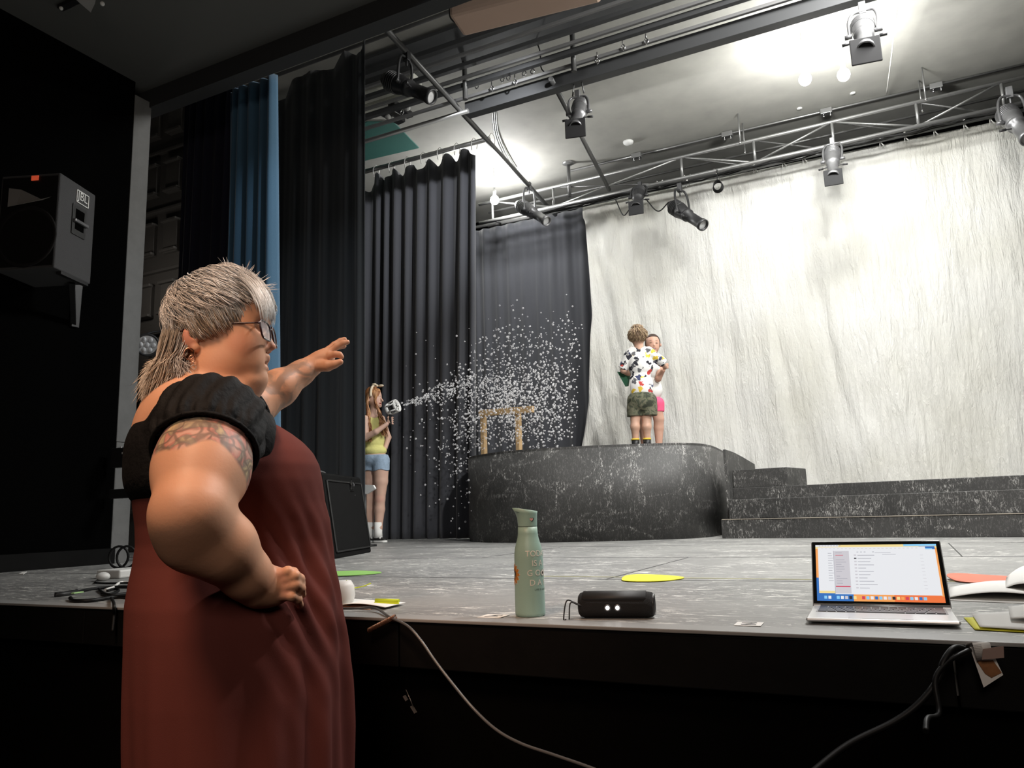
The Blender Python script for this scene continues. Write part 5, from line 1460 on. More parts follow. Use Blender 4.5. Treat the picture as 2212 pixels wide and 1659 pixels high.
# (px back, px front, py, half width)
rows = [(345, 572, 912, .12), (320, 604, 926, .14), (300, 630, 943, .158), (290, 654, 962, .176), (286, 674, 985, .192), (285, 687, 1012, .205), (286, 693, 1045, .208), (290, 699, 1090, .203), (295, 710, 1130, .198), (296, 714, 1170, .200), (290, 718, 1210, .208), (281, 723, 1250, .222), (274, 728, 1290, .235), (272, 733, 1340, .245), (271, 738, 1400, .252), (270, 741, 1470, .258), (271, 742, 1560, .262), (273, 741, 1659, .265)]
zs = []; af = []; ab_ = []; hw = []
for b0, f0, py, w in rows:
    pb, pf = L(b0, py), L(f0, py); zs.append((pb[2] + pf[2]) / 2); ab_.append(pb[0]); af.append(pf[0]); hw.append(w)
zs += [0.35, 0.06]; ab_ += [ab_[-1] - .01, ab_[-1] - .02]; af += [af[-1] + .005, af[-1] + .01]; hw += [.27, .275]
zs, af, ab_, hw = map(np.array, (zs, af, ab_, hw))
def dress_ring(z, th, off=0.0, folds=1.0):
    a1 = np.interp(-z, -zs, af); a0 = np.interp(-z, -zs, ab_); w = np.interp(-z, -zs, hw)
    ca, ra = (a0 + a1) / 2, (a1 - a0) / 2
    c, s = np.cos(th), np.sin(th)
    e = 2 / 2.35
    x = np.sign(c) * np.abs(c) ** e; y = np.sign(s) * np.abs(s) ** e
    low = sstep(1.05, 0.72, z) if np.isscalar(z) else sstep(1.05, 0.72, z)
    mid = np.exp(-((z - 1.00) / 0.13) ** 2)
    front = np.clip(np.cos(th + 0.9), 0, 1)          # near side towards the front
    f = 0.005 * low * (0.5 + 1.6 * np.clip(np.cos(th + 0.5), 0, 1) ** 2) * (np.sin(th * 13 + 0.6 * np.sin(z * 4)) + 0.6 * np.sin(th * 23 + 1 + z * 2))
    f = f + 0.007 * sstep(1.22, 1.0, z) * np.exp(-((th + 0.62 + .10 * (1.2 - z)) / 0.10) ** 2) - 0.007 * sstep(1.2, 1.0, z) * np.exp(-((th + 0.85 + .05 * (1.2 - z)) / 0.09) ** 2)
    f = f + 0.005 * sstep(1.30, 1.05, z) * np.exp(-((th + 0.36) / 0.07) ** 2) - 0.005 * sstep(1.3, 1.05, z) * np.exp(-((th + 0.20) / 0.06) ** 2)
    # drag folds from bust down towards the hand
    q = th + 1.15 + (z - 1.02) * 2.6
    g = 0.006 * mid * np.exp(-((th + 1.0) / 0.5) ** 2) * np.sin(q * 26)
    # hollow under the arm / waist
    g = g - 0.022 * np.exp(-((z - 1.085) / 0.075) ** 2) * np.exp(-((np.abs(th) - 1.45) / 0.7) ** 2)
    k = (ra + off + folds * (f + g)); kw = (w + off + folds * (f + g))
    return np.stack([ca + x * k, y * kw, z + 0 * th], -1)
nth, nzr = 260, 190
TH = np.linspace(-PI, PI, nth)
Zt = L(560, 905)[2]
G = np.zeros((nzr, nth, 3))
for i in range(nzr):
    u = i / (nzr - 1)
    # neckline dips at the sides and back
    topz = np.interp(np.abs(TH), [0, .35, .8, 1.3, PI], [Zt - .012, Zt - .002, Zt - .03, Zt - .10, Zt - .16])
    z = topz + (0.05 - topz) * u
    for j in range(0, nth):
        pass
    G[i] = np.stack([dress_ring(z[j], TH[j]) for j in range(nth)])
o = MB().grid(LB(G)).build('dress', dm, woman, solid=0.003)
# seam line following the neckline of the dress
# black cropped top: shell over the upper torso plus puffed sleeves
bm = mat('black_crinkle_cotton', (0.0045, 0.0044, 0.0048), 0.75, bump=0.35, bscale=70, spec=0.18)
T = Field((-0.27, -0.36, 0.98), (0.26, 0.36, 1.42), 0.004)
T.ell(L(413, 985), (0.127, 0.203, 0.130), 0)
T.ell(L(402, 1043), (0.110, 0.197, 0.074), 0.03)
T.ell(L(520, 965, -.10), (0.090, 0.115, 0.085), 0.03)
T.ell(L(520, 965, .10), (0.090, 0.115, 0.085), 0.03)
for s in (-1, 1):
    T.ell(L(448, 905, s * .16), (0.098, 0.070, 0.066), 0.03)
pN, pB2 = L(592, 925), L(533, 1072)
# keep only what is behind the sweep of the dress neckline; open at the top round the neck and back
def keep(x, y, z):
    zz = z + 0 * x + 0 * y; xx = x + 0 * z + 0 * y; yy = y + 0 * x + 0 * z
    lim = np.interp(-zz, -np.array([1.45, L(590, 905)[2], L(590, 940)[2], L(585, 980)[2], L(563, 1030)[2], L(533, 1072)[2], L(470, 1090)[2]]), [L(545, 880)[0], L(583, 905)[0], L(589, 940)[0], L(583, 980)[0], L(562, 1030)[0], L(530, 1072)[0], L(470, 1090)[0]])
    d1 = (xx - lim) * .8
    d2 = (L(400, 1088)[2] - zz)
    # opening: neck and upper back, widening upward
    cut1 = 0.120 + 0.0 * zz - np.abs(yy)
    slope = zz - (L(350, 870)[2] + (xx - L(350, 870)[0]) * 0.75) + 0.02
    d3 = np.minimum(cut1, slope + .0)
    d3 = np.minimum(d3, zz - L(300, 935)[2])
    return np.maximum(np.maximum(d1, d2), d3)
T.cut(keep)
V, Fc = T.mesh(2)
mkobj('black_top', LB(V), Fc, bm, woman, smooth=True)
def sleeve(SHp, ELp, s, name):
    ax = (ELp - SHp); ax = ax / np.linalg.norm(ax)
    _, e1, e2 = frame_of(ax, (0, 0, 1))
    nR, nT = 34, 120
    G = np.zeros((nR, nT, 3)); ths = np.linspace(0, 2 * PI, nT)
    hrow = np.linspace(-0.085, 0.075, nR)
    for i, h in enumerate(hrow):
        u = i / (nR - 1)
        rb = 0.098 * math.sqrt(max(0, 1 - (max(0, 0.45 - u) / 0.46) ** 2)) if u < .45 else 0.098 - 0.004 * ((u - .45) / .55) ** 2
        if u > .9: rb = 0.0945 - 0.03 * (u - .9) * 2
        gath = 0.0035 * sstep(.55, .95, u) * np.sin(ths * 27 + 2 * np.sin(ths * 3)) + 0.003 * np.sin(ths * 9 + u * 5) * (1 - abs(2 * u - 1)) + .003 * np.sin(ths * 15 + u * 9)
        rr_ = rb + gath
        c_ = SHp + ax * h
        G[i] = c_ + rr_[:, None] * (np.cos(ths)[:, None] * e1 + np.sin(ths)[:, None] * e2)
    o = MB().grid(LB(G)).build(name, bm, woman, solid=0.003)
    hem = [LB(SHp + ax * 0.072 + 0.0915 * (math.cos(a) * e1 + math.sin(a) * e2)) for a in np.linspace(0, 2 * PI, 49)[:-1]]
    MB().tube(hem, 0.0045, 6, closed=True).build('sleeve_cuff', bm, o)
# child lists keep local coordinates of their parent sleeve (sleeves carry no offset)
sleeve(SH + [0.0, .01, 0.010], EL, -1, 'puff_sleeve')
sf = SF + [0.0, 0, 0.0]
sleeve(L(475, 925, .20), L(575, 905, .30), 1, 'puff_sleeve')

# shoes under the hem
for s in (-.09, .09):
    MB().sphere(LB(np.array([0.05, s, 0.035])), (0.09, 0.09, 0.035), 18, 10).build('shoe', M['rubber'], woman)

# glasses: two rimmed lenses and temples
gm = mat('tortoise_frame', (0.03, 0.010, 0.013), 0.25, coat=0.5)
glm = mat('spectacle_lens', (0.9, 0.88, 0.92), 0.08, alpha=0.30, spec=0.8)
gl = thing('glasses', woman.location, None, None)
gl.parent = woman; gl.location = (0, 0, 0)
fwdh = np.array([math.cos(-.31), math.sin(-.31), 0.0]); sideh = np.array([-fwdh[1], fwdh[0], 0])
gc = H(580, 722) + fwdh * 0.003
def lens_pts(s, k=1.0):
    c_ = gc + sideh * (s * .034); out_ = []
    for a in np.linspace(0, 2 * PI, 33)[:-1]:
        x = math.cos(a); y = math.sin(a); e = 0.55
        x = math.copysign(abs(x) ** e, x) * .0255 * k; y = math.copysign(abs(y) ** e, y) * .0205 * k
        out_.append(c_ + sideh * x * (1 - .06 * (y < 0)) + np.array([0, 0, y]) + fwdh * (-0.12 * abs(s * .034 + x) + 0.004 - .16 * y))
    return out_
for s in (-1, 1):
    MB().tube([LB(p) for p in lens_pts(s)], 0.0022, 8, closed=True).build('rim', gm, gl)
    MB()._add([LB(p) for p in lens_pts(s, .97)], [tuple(range(32))]).build('lens', glm, gl)
MB().tube([LB(p) for p in spline([gc - sideh * .009 + [0, 0, .007], gc + fwdh * .004 + [0, 0, .010], gc + sideh * .009 + [0, 0, .007]], 5)], 0.0016, 8).build('bridge', gm, gl)
for s in (-1, 1):
    p0 = gc + sideh * (s * .060) + fwdh * -.004 + [0, 0, .011]
    p1 = H(440, 722, s * .078); 
    MB().tube([LB(p) for p in spline([p0, p0 * .5 + p1 * .5 + sideh * s * .004, p1, p1 + [-.018, 0, -.014]], 6)], 0.0019, 8).build('temple', gm, gl)
# earrings and a fine necklace
mb = MB()
e0 = H(441, 768, -.084)
mb.tube([LB(e0 + [0.010 * math.cos(a), -.002, -0.014 + .012 * math.sin(a)]) for a in np.linspace(0, 2 * PI, 20)[:-1]], .0013, 6, closed=True)
mb.build('hoop_earring', mat('rose_gold', (.65, .33, .22), .25, 1.0), woman)
mb = MB().tube([LB(H(447, 780, -.084) + [0.006 * math.cos(a), -.002, -0.012 + .007 * math.sin(a)]) for a in np.linspace(0, 2 * PI, 16)[:-1]], .0012, 6, closed=True)
mb.build('hoop_earring', bpy.data.materials['rose_gold'], woman)
MB().sphere(LB(H(434, 743, -.082)), .0024, 10, 8).build('ear_stud', M['rubber'], woman)
MB().tube([LB(p) for p in spline([L(405, 800, -.060), L(430, 818, -.080), L(462, 826, -.086), L(495, 838, -.080), L(520, 860, -.05)], 8)], .0008, 6).build('necklace', bpy.data.materials['rose_gold'], woman)
MB().tube([LB(L(569, 1230, -.19) + [.0085 * math.cos(a), .0085 * math.sin(a), 0]) for a in np.linspace(0, 2 * PI, 20)[:-1]], .0014, 6, closed=True).build('ring', mat('gold', (.8, .55, .2), .25, 1.0), woman)

# ---------------------------------------------------------------- hair: a cap and several thousand tapered locks
hm = attr_mat('ash_blonde_hair', 0.48, spec=0.45)
C = Field((-0.22, -0.14, 1.36), (0.18, 0.14, 1.72), 0.004)
C.ell(HC + [.004, 0, .003], (0.096, 0.080, 0.100), 0)
C.ell(H(525, 642), (0.040, 0.062, 0.034), 0.02)
C.ell(H(405, 745), (0.050, 0.070, 0.060), 0.03)
C.ell(L(380, 800), (0.030, 0.055, 0.050), 0.02)
hl_ = [L(598, 600)[0], 0, 0]
def hcut(x, y, z):
    xx = x + 0 * y + 0 * z; yy = y + 0 * x + 0 * z; zz = z + 0 * x + 0 * y
    # hairline: forehead, temple, round the ear, nape
    lim = np.interp(xx, [L(340, 0)[0], L(400, 0)[0], L(440, 0)[0], L(470, 0)[0], L(500, 0)[0], L(540, 0)[0], L(580, 0)[0]],
                    [L(400, 840)[2], L(400, 800)[2], L(400, 728)[2], L(400, 728)[2], L(400, 695)[2], L(400, 662)[2], L(400, 640)[2]])
    return lim - zz
C.cut(hcut)
V, Fc = C.mesh(2)
hair_root = mkobj('hair', LB(V), Fc, hm, woman, smooth=True, attrs={'Col': np.tile([0.20, 0.155, 0.115], (len(V), 1)) * (0.8 + .4 * np.random.default_rng(1).random((len(V), 1)))})
hr = np.random.default_rng(11)
Vs = []; Fs = []; Cs = []; nv = 0
RX = np.array([0.097, 0.083, 0.101]); HO = HC + [.004, 0, .002]
def lock(p, d0, length, flow, lift0, wid, colr, steps=9, gravity=0.0, hug=True, b0=1.03, ctr=None):
    global nv
    pts = []; p = p.copy(); d = d0 / np.linalg.norm(d0)
    st = length / steps
    for i in range(steps + 1):
        pts.append(p.copy())
        f_ = flow(p); d = d * .55 + f_ * .45 + np.array([0, 0, -gravity]); d /= np.linalg.norm(d)
        p = p + d * st
        if hug:
            HO_ = HO if ctr is None else ctr
            q = (p - HO_) / RX; r_ = np.linalg.norm(q)
            tgt = b0 + lift0 * math.sin(PI * min(1, (i + 1) / steps * .8))
            p = HO_ + q / r_ * (tgt if r_ < tgt else tgt * .85 + r_ * .15) * RX
    pts = np.array(pts); n_ = len(pts)
    T_ = np.gradient(pts, axis=0); T_ /= np.linalg.norm(T_, axis=1, keepdims=True) + 1e-9
    out_ = (pts - HO) / RX ** 2; out_ /= np.linalg.norm(out_, axis=1, keepdims=True)
    s_ = np.cross(T_, out_); s_ /= np.linalg.norm(s_, axis=1, keepdims=True) + 1e-9
    tap = wid * np.sin(PI * (0.12 + 0.88 * np.linspace(0, 1, n_))) ** .6; tap[-1] = wid * .08
    ring = [pts + s_ * tap[:, None], pts + out_ * tap[:, None] * .55, pts - s_ * tap[:, None]]
    Vs.append(np.stack(ring, 1).reshape(-1, 3))
    f_ = []
    for i in range(n_ - 1):
        for j in range(3):
            j2 = (j + 1) % 3
            f_.append((nv + i * 3 + j, nv + i * 3 + j2, nv + (i + 1) * 3 + j2, nv + (i + 1) * 3 + j))
    Fs.append(f_); nv += n_ * 3
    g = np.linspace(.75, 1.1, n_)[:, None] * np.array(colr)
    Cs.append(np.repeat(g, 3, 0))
def tone():
    k = hr.random()
    base = np.array([0.52, 0.485, 0.43]) if k < .55 else (np.array([0.80, 0.77, 0.71]) if k < .85 else np.array([0.27, 0.235, 0.20]))
    return base * (0.95 + .4 * hr.random()) * np.array([.97, 1.0, 1.07])
earx = L(432, 0)[0]
for k in range(15000):
    u = hr.normal(size=3); u /= np.linalg.norm(u)
    if u[2] < -0.55: continue
    p = HO + u * RX
    a, b, z = p
    fa = (a - HO[0]) / 0.106
    if hcut(np.array(a), np.array(b), np.array(z)) > 0.004: continue
    crown = np.array([-0.35, 0.0, 0.9]); crown /= np.linalg.norm(crown)
    rad = u - crown * (u @ crown); rad /= np.linalg.norm(rad) + 1e-6
    if u[2] > 0.35:           # top: swept forward into a fringe
        w = np.array([0.9, 0.10 * np.sign(b) , -0.05])
        fl = lambda q, w=w, rad=rad: (w * 1.0 + rad * .55 + hr.normal(size=3) * .30)
        ln_ = 0.085 + .05 * hr.random() + .03 * max(0, fa); lf_ = .10 + .12 * hr.random(); gr_ = .03 + .10 * max(0, fa)
    elif a > earx - .012:      # sides: forward and down to the temple
        fl = lambda q, rad=rad: (np.array([0.55, 0, -0.75]) + rad * .4 + hr.normal(size=3) * .14)
        room = max(0.015, z - hcut(np.array(a), np.array(b), np.array(z)) * -1 - 0)
        ln_ = 0.045 + .035 * hr.random(); lf_ = .04 + .08 * hr.random(); gr_ = .1
        if z < L(400, 705)[2]: ln_ *= .5
    else:                      # back: down to the nape
        fl = lambda q: (np.array([-0.12, 0, -1.0]) + hr.normal(size=3) * .14)
        ln_ = 0.07 + .05 * hr.random(); lf_ = .08 + .08 * hr.random(); gr_ = .12
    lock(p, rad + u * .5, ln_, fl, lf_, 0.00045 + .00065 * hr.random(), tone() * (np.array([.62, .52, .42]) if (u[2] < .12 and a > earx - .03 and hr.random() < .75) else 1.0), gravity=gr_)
# fringe over the forehead
HF = HO + np.array([0.004, -0.020, 0])
for k in range(1300):
    p = H(500 + 62 * hr.random(), 612 + 30 * hr.random(), 0) + [0, (hr.random() - .5) * .15, 0]
    q = (p - HF) / RX; p = HF + q / np.linalg.norm(q) * RX * 1.06
    fl = lambda q: (np.array([0.75, -.22, -0.62]) + hr.normal(size=3) * .10)
    lock(p, np.array([1, 0, .15]), 0.066 + .040 * hr.random(), fl, .05, 0.0005 + .0005 * hr.random(), tone() * 1.1, gravity=.15, b0=1.09, ctr=HF)
# tufts standing off the crown and forehead
for px, py, dx, dz, n_ in ((500, 590, -.3, 1, 22), (528, 600, .2, 1, 16), (560, 622, 1, .25, 16), (540, 608, .6, .8, 10)):
    for k in range(n_):
        p = H(px + 10 * hr.random(), py + 8 * hr.random(), (hr.random() - .5) * .06)
        d_ = np.array([dx + .25 * hr.normal(), .2 * hr.normal(), dz + .2 * hr.normal()])
        lock(p, d_, .022 + .018 * hr.random(), lambda q, d_=d_: d_ / np.linalg.norm(d_), .3, .0007, tone() * 1.2, gravity=.05, hug=False)
# the long part down the nape, thinning out over the shoulder
nape = [(345, 700, 'a'), (352, 740, 'b'), (372, 770, 'c'), (400, 780, 'd'), (420, 790, 'e')]
for k in range(3200):
    u_ = hr.random(); bb = (hr.random() - .5) * .14
    p = L(352 + 56 * u_, 700 + 70 * hr.random() + 20 * u_, bb)
    q = (p - HO) / RX; r_ = np.linalg.norm(q)
    if r_ < 1.05: p = HO + q / r_ * RX * 1.06
    end = L(302 + 118 * u_ ** 1.3 + 10 * hr.normal(), 868 - 30 * u_ + 12 * hr.normal() - 60 * hr.random() ** 2, bb * .9 - .015)
    mid1 = L(338 + 54 * u_ , 770, bb); 
    def fl(q, e=end, m=mid1):
        t1 = m if q[2] > m[2] else e
        v_ = t1 - q; return v_ / (np.linalg.norm(v_) + 1e-6) + hr.normal(size=3) * .07
    ln_ = np.linalg.norm(mid1 - p) + np.linalg.norm(end - mid1)
    c_ = tone(); 
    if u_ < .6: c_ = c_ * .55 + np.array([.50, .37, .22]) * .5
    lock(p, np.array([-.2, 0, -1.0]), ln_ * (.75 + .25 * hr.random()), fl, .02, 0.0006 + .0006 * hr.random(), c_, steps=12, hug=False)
Vh = np.concatenate(Vs); Fh = np.array([q for f_ in Fs for q in f_], dtype=np.int32)
mkobj('locks', LB(Vh), Fh, hm, hair_root, smooth=True, attrs={'Col': np.concatenate(Cs)})
# ================================================================ THE CHILDREN
class Fig:
    """a figure's own upright frame: a = to the right of the picture, b = away, z = up; origin under the figure"""
    def __init__(self, base, px):
        th_ = _y + math.atan((W_ / 2 - px) / F_)
        self.A = np.array([math.cos(th_), math.sin(th_), 0.0]); self.B = np.array([-math.sin(th_), math.cos(th_), 0.0]); self.O = np.array([base[0], base[1], 0.0])
    def L(self, px, py, b=0.0):
        d = ray(px, py); t_ = ((self.O - CAM) @ self.B + b) / (d @ self.B)
        p = CAM + t_ * d - self.O
        return np.array([p @ self.A, b, p[2]])
    def W(self, v):
        v = np.asarray(v, float)
        return self.O + v[..., :1] * self.A + v[..., 1:2] * self.B + v[..., 2:3] * np.array([0, 0, 1.0])

def paint(V, base, blobs=()):
    c = np.tile(np.array(base, float), (len(V), 1))
    for ce, r, amt, cc_ in blobs:
        w = np.clip(1.3 - 1.3 * (((V - ce) / r) ** 2).sum(1), 0, 1)[:, None] * amt
        c = c * (1 - w) + np.array(cc_) * w
    return c
def strands(fig, name, parent, roots, paths, w, tones, seed=1):
    """locks as tapered three-sided tubes through the given paths"""
    V = []; F_c = []; Cc = []; nv_ = 0; r = np.random.default_rng(seed)
    for P_ in paths:
        P_ = spline(P_, 4); n_ = len(P_)
        T_ = np.gradient(P_, axis=0); T_ /= np.linalg.norm(T_, axis=1, keepdims=True) + 1e-9
        s_ = np.cross(T_, r.normal(size=3)); s_ /= np.linalg.norm(s_, axis=1, keepdims=True) + 1e-9
        u_ = np.cross(T_, s_)
        tp = w * np.sin(PI * np.linspace(.2, .97, n_)) ** .5
        ring = [P_ + tp[:, None] * (math.cos(q) * s_ + math.sin(q) * u_) for q in (0, 2.1, 4.2)]
        V.append(np.stack(ring, 1).reshape(-1, 3))
        for i in range(n_ - 1):
            for j in range(3):
                F_c.append((nv_ + i * 3 + j, nv_ + i * 3 + (j + 1) % 3, nv_ + (i + 1) * 3 + (j + 1) % 3, nv_ + (i + 1) * 3 + j))
        nv_ += n_ * 3
        c_ = np.array(tones[r.integers(len(tones))]) * (.75 + .5 * r.random())
        Cc.append(np.tile(c_, (n_ * 3, 1)))
    return mkobj(name, fig.W(np.concatenate(V)), np.array(F_c, dtype=np.int32), M['kidhair'], parent, smooth=True, attrs={'Col': np.concatenate(Cc)})
M['kidhair'] = attr_mat('hair_strands', 0.5, spec=0.4)
M['kidskin'] = skin_mat('child_skin')

# ---------------------------------------------------------------- girl with the bubble blower
gp = dk(815, 1172); G1 = Fig(gp, 815); L1 = G1.L
girl = thing('person', gp, 'red haired girl in yellow top and denim shorts aiming a bubble blower', 'person')
f = Field((-0.36, -0.32, 0.90), (0.24, 0.30, 2.50), 0.006)
hc = L1(807, 857)
f.ell(hc, (0.082, 0.075, 0.098), 0)
f.ell(L1(813, 868, -.01), (0.055, 0.058, 0.070), 0.02)
f.ell(L1(819, 877, -.018), (0.026, 0.028, 0.020), 0.015)
f.cone(L1(822, 858, -.045), L1(826.5, 866, -.055), 0.007, 0.010, 0.008)     # nose
f.ell(L1(822, 872, -.045), (0.014, 0.014, 0.005), 0.004, mode='sub')
f.ell(L1(822, 870.3, -.047), (0.013, 0.013, 0.005), 0.003)
f.ell(L1(821.5, 874.5, -.044), (0.012, 0.012, 0.006), 0.003)
f.ell(L1(795, 864, -.055), (0.012, 0.010, 0.022), 0.004)                    # ear
f.cone(L1(807, 880), L1(806, 897), 0.036, 0.040, 0.015)
f.ell(L1(806, 915), (0.105, 0.075, 0.090), 0.03)
f.ell(L1(808, 950), (0.095, 0.070, 0.120), 0.03)
f.ell(L1(811, 990), (0.120, 0.085, 0.080), 0.03)
f.ell(L1(824, 922, -.04), (0.045, 0.05, 0.045), 0.03)
# legs: thigh, knee, calf, ankle
for (hx, kx, axx, b_) in ((823, 820, 817, -.04), (800, 797, 799, .06)):
    f.chain([L1(hx, 1002, b_), L1(hx, 1040, b_), L1(kx + 1, 1078, b_), L1(kx, 1100, b_ + .01), L1(axx + 1, 1140, b_), L1(axx, 1160, b_)], [.082, .068, .050, .052, .036, .033], .015)
    f.chain([L1(axx, 1166, b_), L1(axx + 11, 1170, b_ - .05)], [.034, .028], .01)
# near arm: bent, hand up holding the grip
f.chain([L1(789, 905, -.08), L1(789, 945, -.14), L1(812, 933, -.19), L1(836, 916, -.19)], [.040, .034, .029, .021], .012)
hnd = L1(841, 908, -.19)
f.ell(hnd, (.024, .018, .030), .010)
for k in range(4):
    q = L1(845, 902 + 4.6 * k, -.20)
    f.chain([hnd + [0, -.012, .02 - .014 * k], q + [0.012, -.012, 0], q + [.020, .010, 0]], [.0095, .009, .0075], .003)
f.chain([L1(838, 902, -.205), L1(843, 896, -.21)], [.011, .008], .004)
# far arm, elbow showing behind the back, hand at hip
f.chain([L1(824, 905, .07), L1(839, 945, .09), L1(832, 968, .03)], [.038, .030, .024], .012)
f.ell(L1(829, 974, .0), (.022, .02, .03), .01)
V, Fc = f.mesh(1)
sk = (0.62, 0.40, 0.31)
mkobj('body', G1.W(V), Fc, M['kidskin'], girl, smooth=True, attrs={'Col': paint(V, sk, [(L1(822, 872, -.05), (.02, .03, .012), .9, (.50, .13, .12)), (L1(820, 857, -.05), (.02, .02, .006), .8, (.20, .12, .09)), (L1(815, 867, -.05), (.03, .03, .03), .35, (.66, .30, .25)), (L1(820, 1078, -.08), (.05, .05, .05), .4, (.60, .28, .22))])})
# yellow tank top
f = Field((-0.32, -0.26, 1.55), (0.22, 0.26, 2.25), 0.005)
f.ell(L1(806, 918), (0.112, 0.082, 0.105), 0)
f.ell(L1(808, 950), (0.105, 0.080, 0.130), 0.03)
f.ell(L1(826, 922, -.04), (0.050, 0.055, 0.050), 0.03)
f.ell(L1(810, 974), (0.118, 0.090, 0.060), 0.02)
f.cone(L1(793, 896, -.02), L1(796, 910, -.05), .018, .03, .02); f.cone(L1(819, 894, -.02), L1(818, 910, -.05), .018, .03, .02)
zt_, zb_ = L1(800, 893)[2], L1(800, 982)[2]; nk_ = L1(808, 891, -.05)
f.cut(lambda x, y, z: np.maximum(np.maximum(z - zt_ + 0 * x, zb_ - z + 0.004 * np.sin(x * 60)), 0.058 - np.sqrt((x - nk_[0]) ** 2 + (y * .6 + .02) ** 2 + (z - nk_[2]) ** 2)))
V, Fc = f.mesh(1)
V = V + 0.0
mkobj('yellow_top', G1.W(V), Fc, mat('pale_yellow_jersey', (0.74, 0.70, 0.25), .8, bump=.5, bscale=22), girl, smooth=True)
f = Field((-0.32, -0.28, 1.40), (0.28, 0.28, 1.85), 0.005)
f.ell(L1(811, 990), (0.128, 0.094, 0.095), 0)
for hx, b_ in ((823, -.04), (801, .05)): f.cone(L1(hx, 995, b_), L1(hx, 1024, b_), .088, .083, .02)
z0_, z1_ = L1(811, 1017)[2], L1(811, 983)[2]
f.cut(lambda x, y, z: np.maximum(z - z1_, z0_ - z + .006 * np.sin(x * 50) + 0 * y))
V, Fc = f.mesh(1)
o = mkobj('denim_shorts', G1.W(V), Fc, mat('washed_denim', (0.30, 0.40, 0.52), .8, bump=.5, bscale=30, var=.35), girl, smooth=True)
for hx, b_, ax_x in ((817, -.04, 817), (799, .06, 799)):
    MB().tube([G1.W(L1(ax_x + .8, 1128, b_)), G1.W(L1(ax_x, 1150, b_)), G1.W(L1(ax_x, 1162, b_))], [.041, .040, .044], 18).build('sock', M['paper'], girl)
    f = Field((-0.25, -0.35, 0.88), (0.25, 0.20, 1.05), 0.004)
    f.cone(L1(ax_x - 2, 1167, b_), L1(ax_x + 12, 1170, b_ - .06), .042, .036, .01)
    zf = DECK + .022
    D0 = f.D.copy(); f.cut(lambda x, y, z: zf - z + 0 * x + 0 * y); V, Fc = f.mesh(1)
    sh = mkobj('shoe', G1.W(V), Fc, M['rubber'], girl, smooth=True)
    f.D = D0; f.cut(lambda x, y, z: np.maximum(z - zf, DECK + .001 - z) + 0 * x + 0 * y); V, Fc = f.mesh(0)
    V[:, :2] += 0; mkobj('sole', G1.W(V), Fc, M['paper'], sh, smooth=False)
    p_ = L1(ax_x + 5, 1163, b_ - .03)
    MB().tube([G1.W(p_ + [.015, 0, .012]), G1.W(p_ + [-.012, -.03, .006])], .007, 8).tube([G1.W(p_ + [.022, -.01, .0]), G1.W(p_ + [-.004, -.036, -.006])], .007, 8).build('laces', M['paper'], sh)
# hair: wavy ginger locks
gr_ = np.random.default_rng(21); paths = []
for k in range(420):
    s_ = gr_.random(); b0 = (gr_.random() - .5) * .14
    top = hc + np.array([-.03 + .06 * gr_.random(), b0 * .6, .098])
    front = k % 3 == 0
    e_ = L1(823 + 16 * gr_.random(), 918 + 26 * gr_.random(), -.09) if front else L1(790 + 14 * gr_.random(), 930 + 26 * gr_.random(), -.07 + b0)
    m1_ = L1(811 if front else 793, 868, -.068 if front else -.072 + .0 * b0)
    if not front and b0 > 0.02: m1_[1] = .075; e_[1] = .08
    m2_ = L1(820 if front else 795, 893, m1_[1] - .01)
    wv = .012
    mids = [m2_ * (1 - t_) + e_ * t_ + np.array([wv * math.sin(9 * t_ + k), wv * math.cos(8 * t_ + k), 0]) for t_ in (.3, .6)]
    m0_ = (top + m1_) / 2; q = m0_ - hc; m0_ = hc + q / np.linalg.norm(q / np.array([.090, .082, .104]))
    paths.append([top, m0_, m1_ + gr_.normal(size=3) * .004, m2_ + gr_.normal(size=3) * .006] + mids + [e_])
hcap = Field((-0.16, -0.12, 1.95), (0.12, 0.12, 2.5), 0.006)
hcap.ell(hc + [-.012, .012, .008], (0.088, 0.082, 0.102), 0)
hcap.cut(lambda x, y, z: np.maximum(-(z - hc[2] + .03 - .9 * (x - hc[0] - .01) * -1 * -1) , (x - hc[0]) * 1.0 - .045 - .4 * (z - hc[2])) + 0 * y)
V, Fc = hcap.mesh(1)
gh = mkobj('hair', G1.W(V), Fc, M['kidhair'], girl, smooth=True, attrs={'Col': np.tile([.36, .14, .05], (len(V), 1))})
strands(G1, 'locks', gh, None, paths, .0055, [(.40, .17, .06), (.60, .33, .15), (.22, .08, .03)], 5)
# cream head scarf with a bow
M['scarf'] = mat('cream_scarf', (.74, .62, .46), .8)
ringp = [hc + np.array([.012 + .090 * math.cos(a) * .35 - .01, .085 * math.cos(a), .108 * math.sin(a)]) for a in np.linspace(-.1, PI + .1, 20)]
o = MB().tube(G1.W(np.array(ringp)), .013, 8).build('head_scarf', M['scarf'], girl)
kn_ = hc + np.array([.035, -.01, .112])
MB().sphere(G1.W(kn_), .014, 10, 8).sphere(G1.W(kn_ + [.038, -.01, -.002]), (.034, .02, .014), 12, 8).sphere(G1.W(kn_ + [-.03, .0, .012]), (.030, .018, .013), 12, 8).build('scarf_bow', M['scarf'], o)
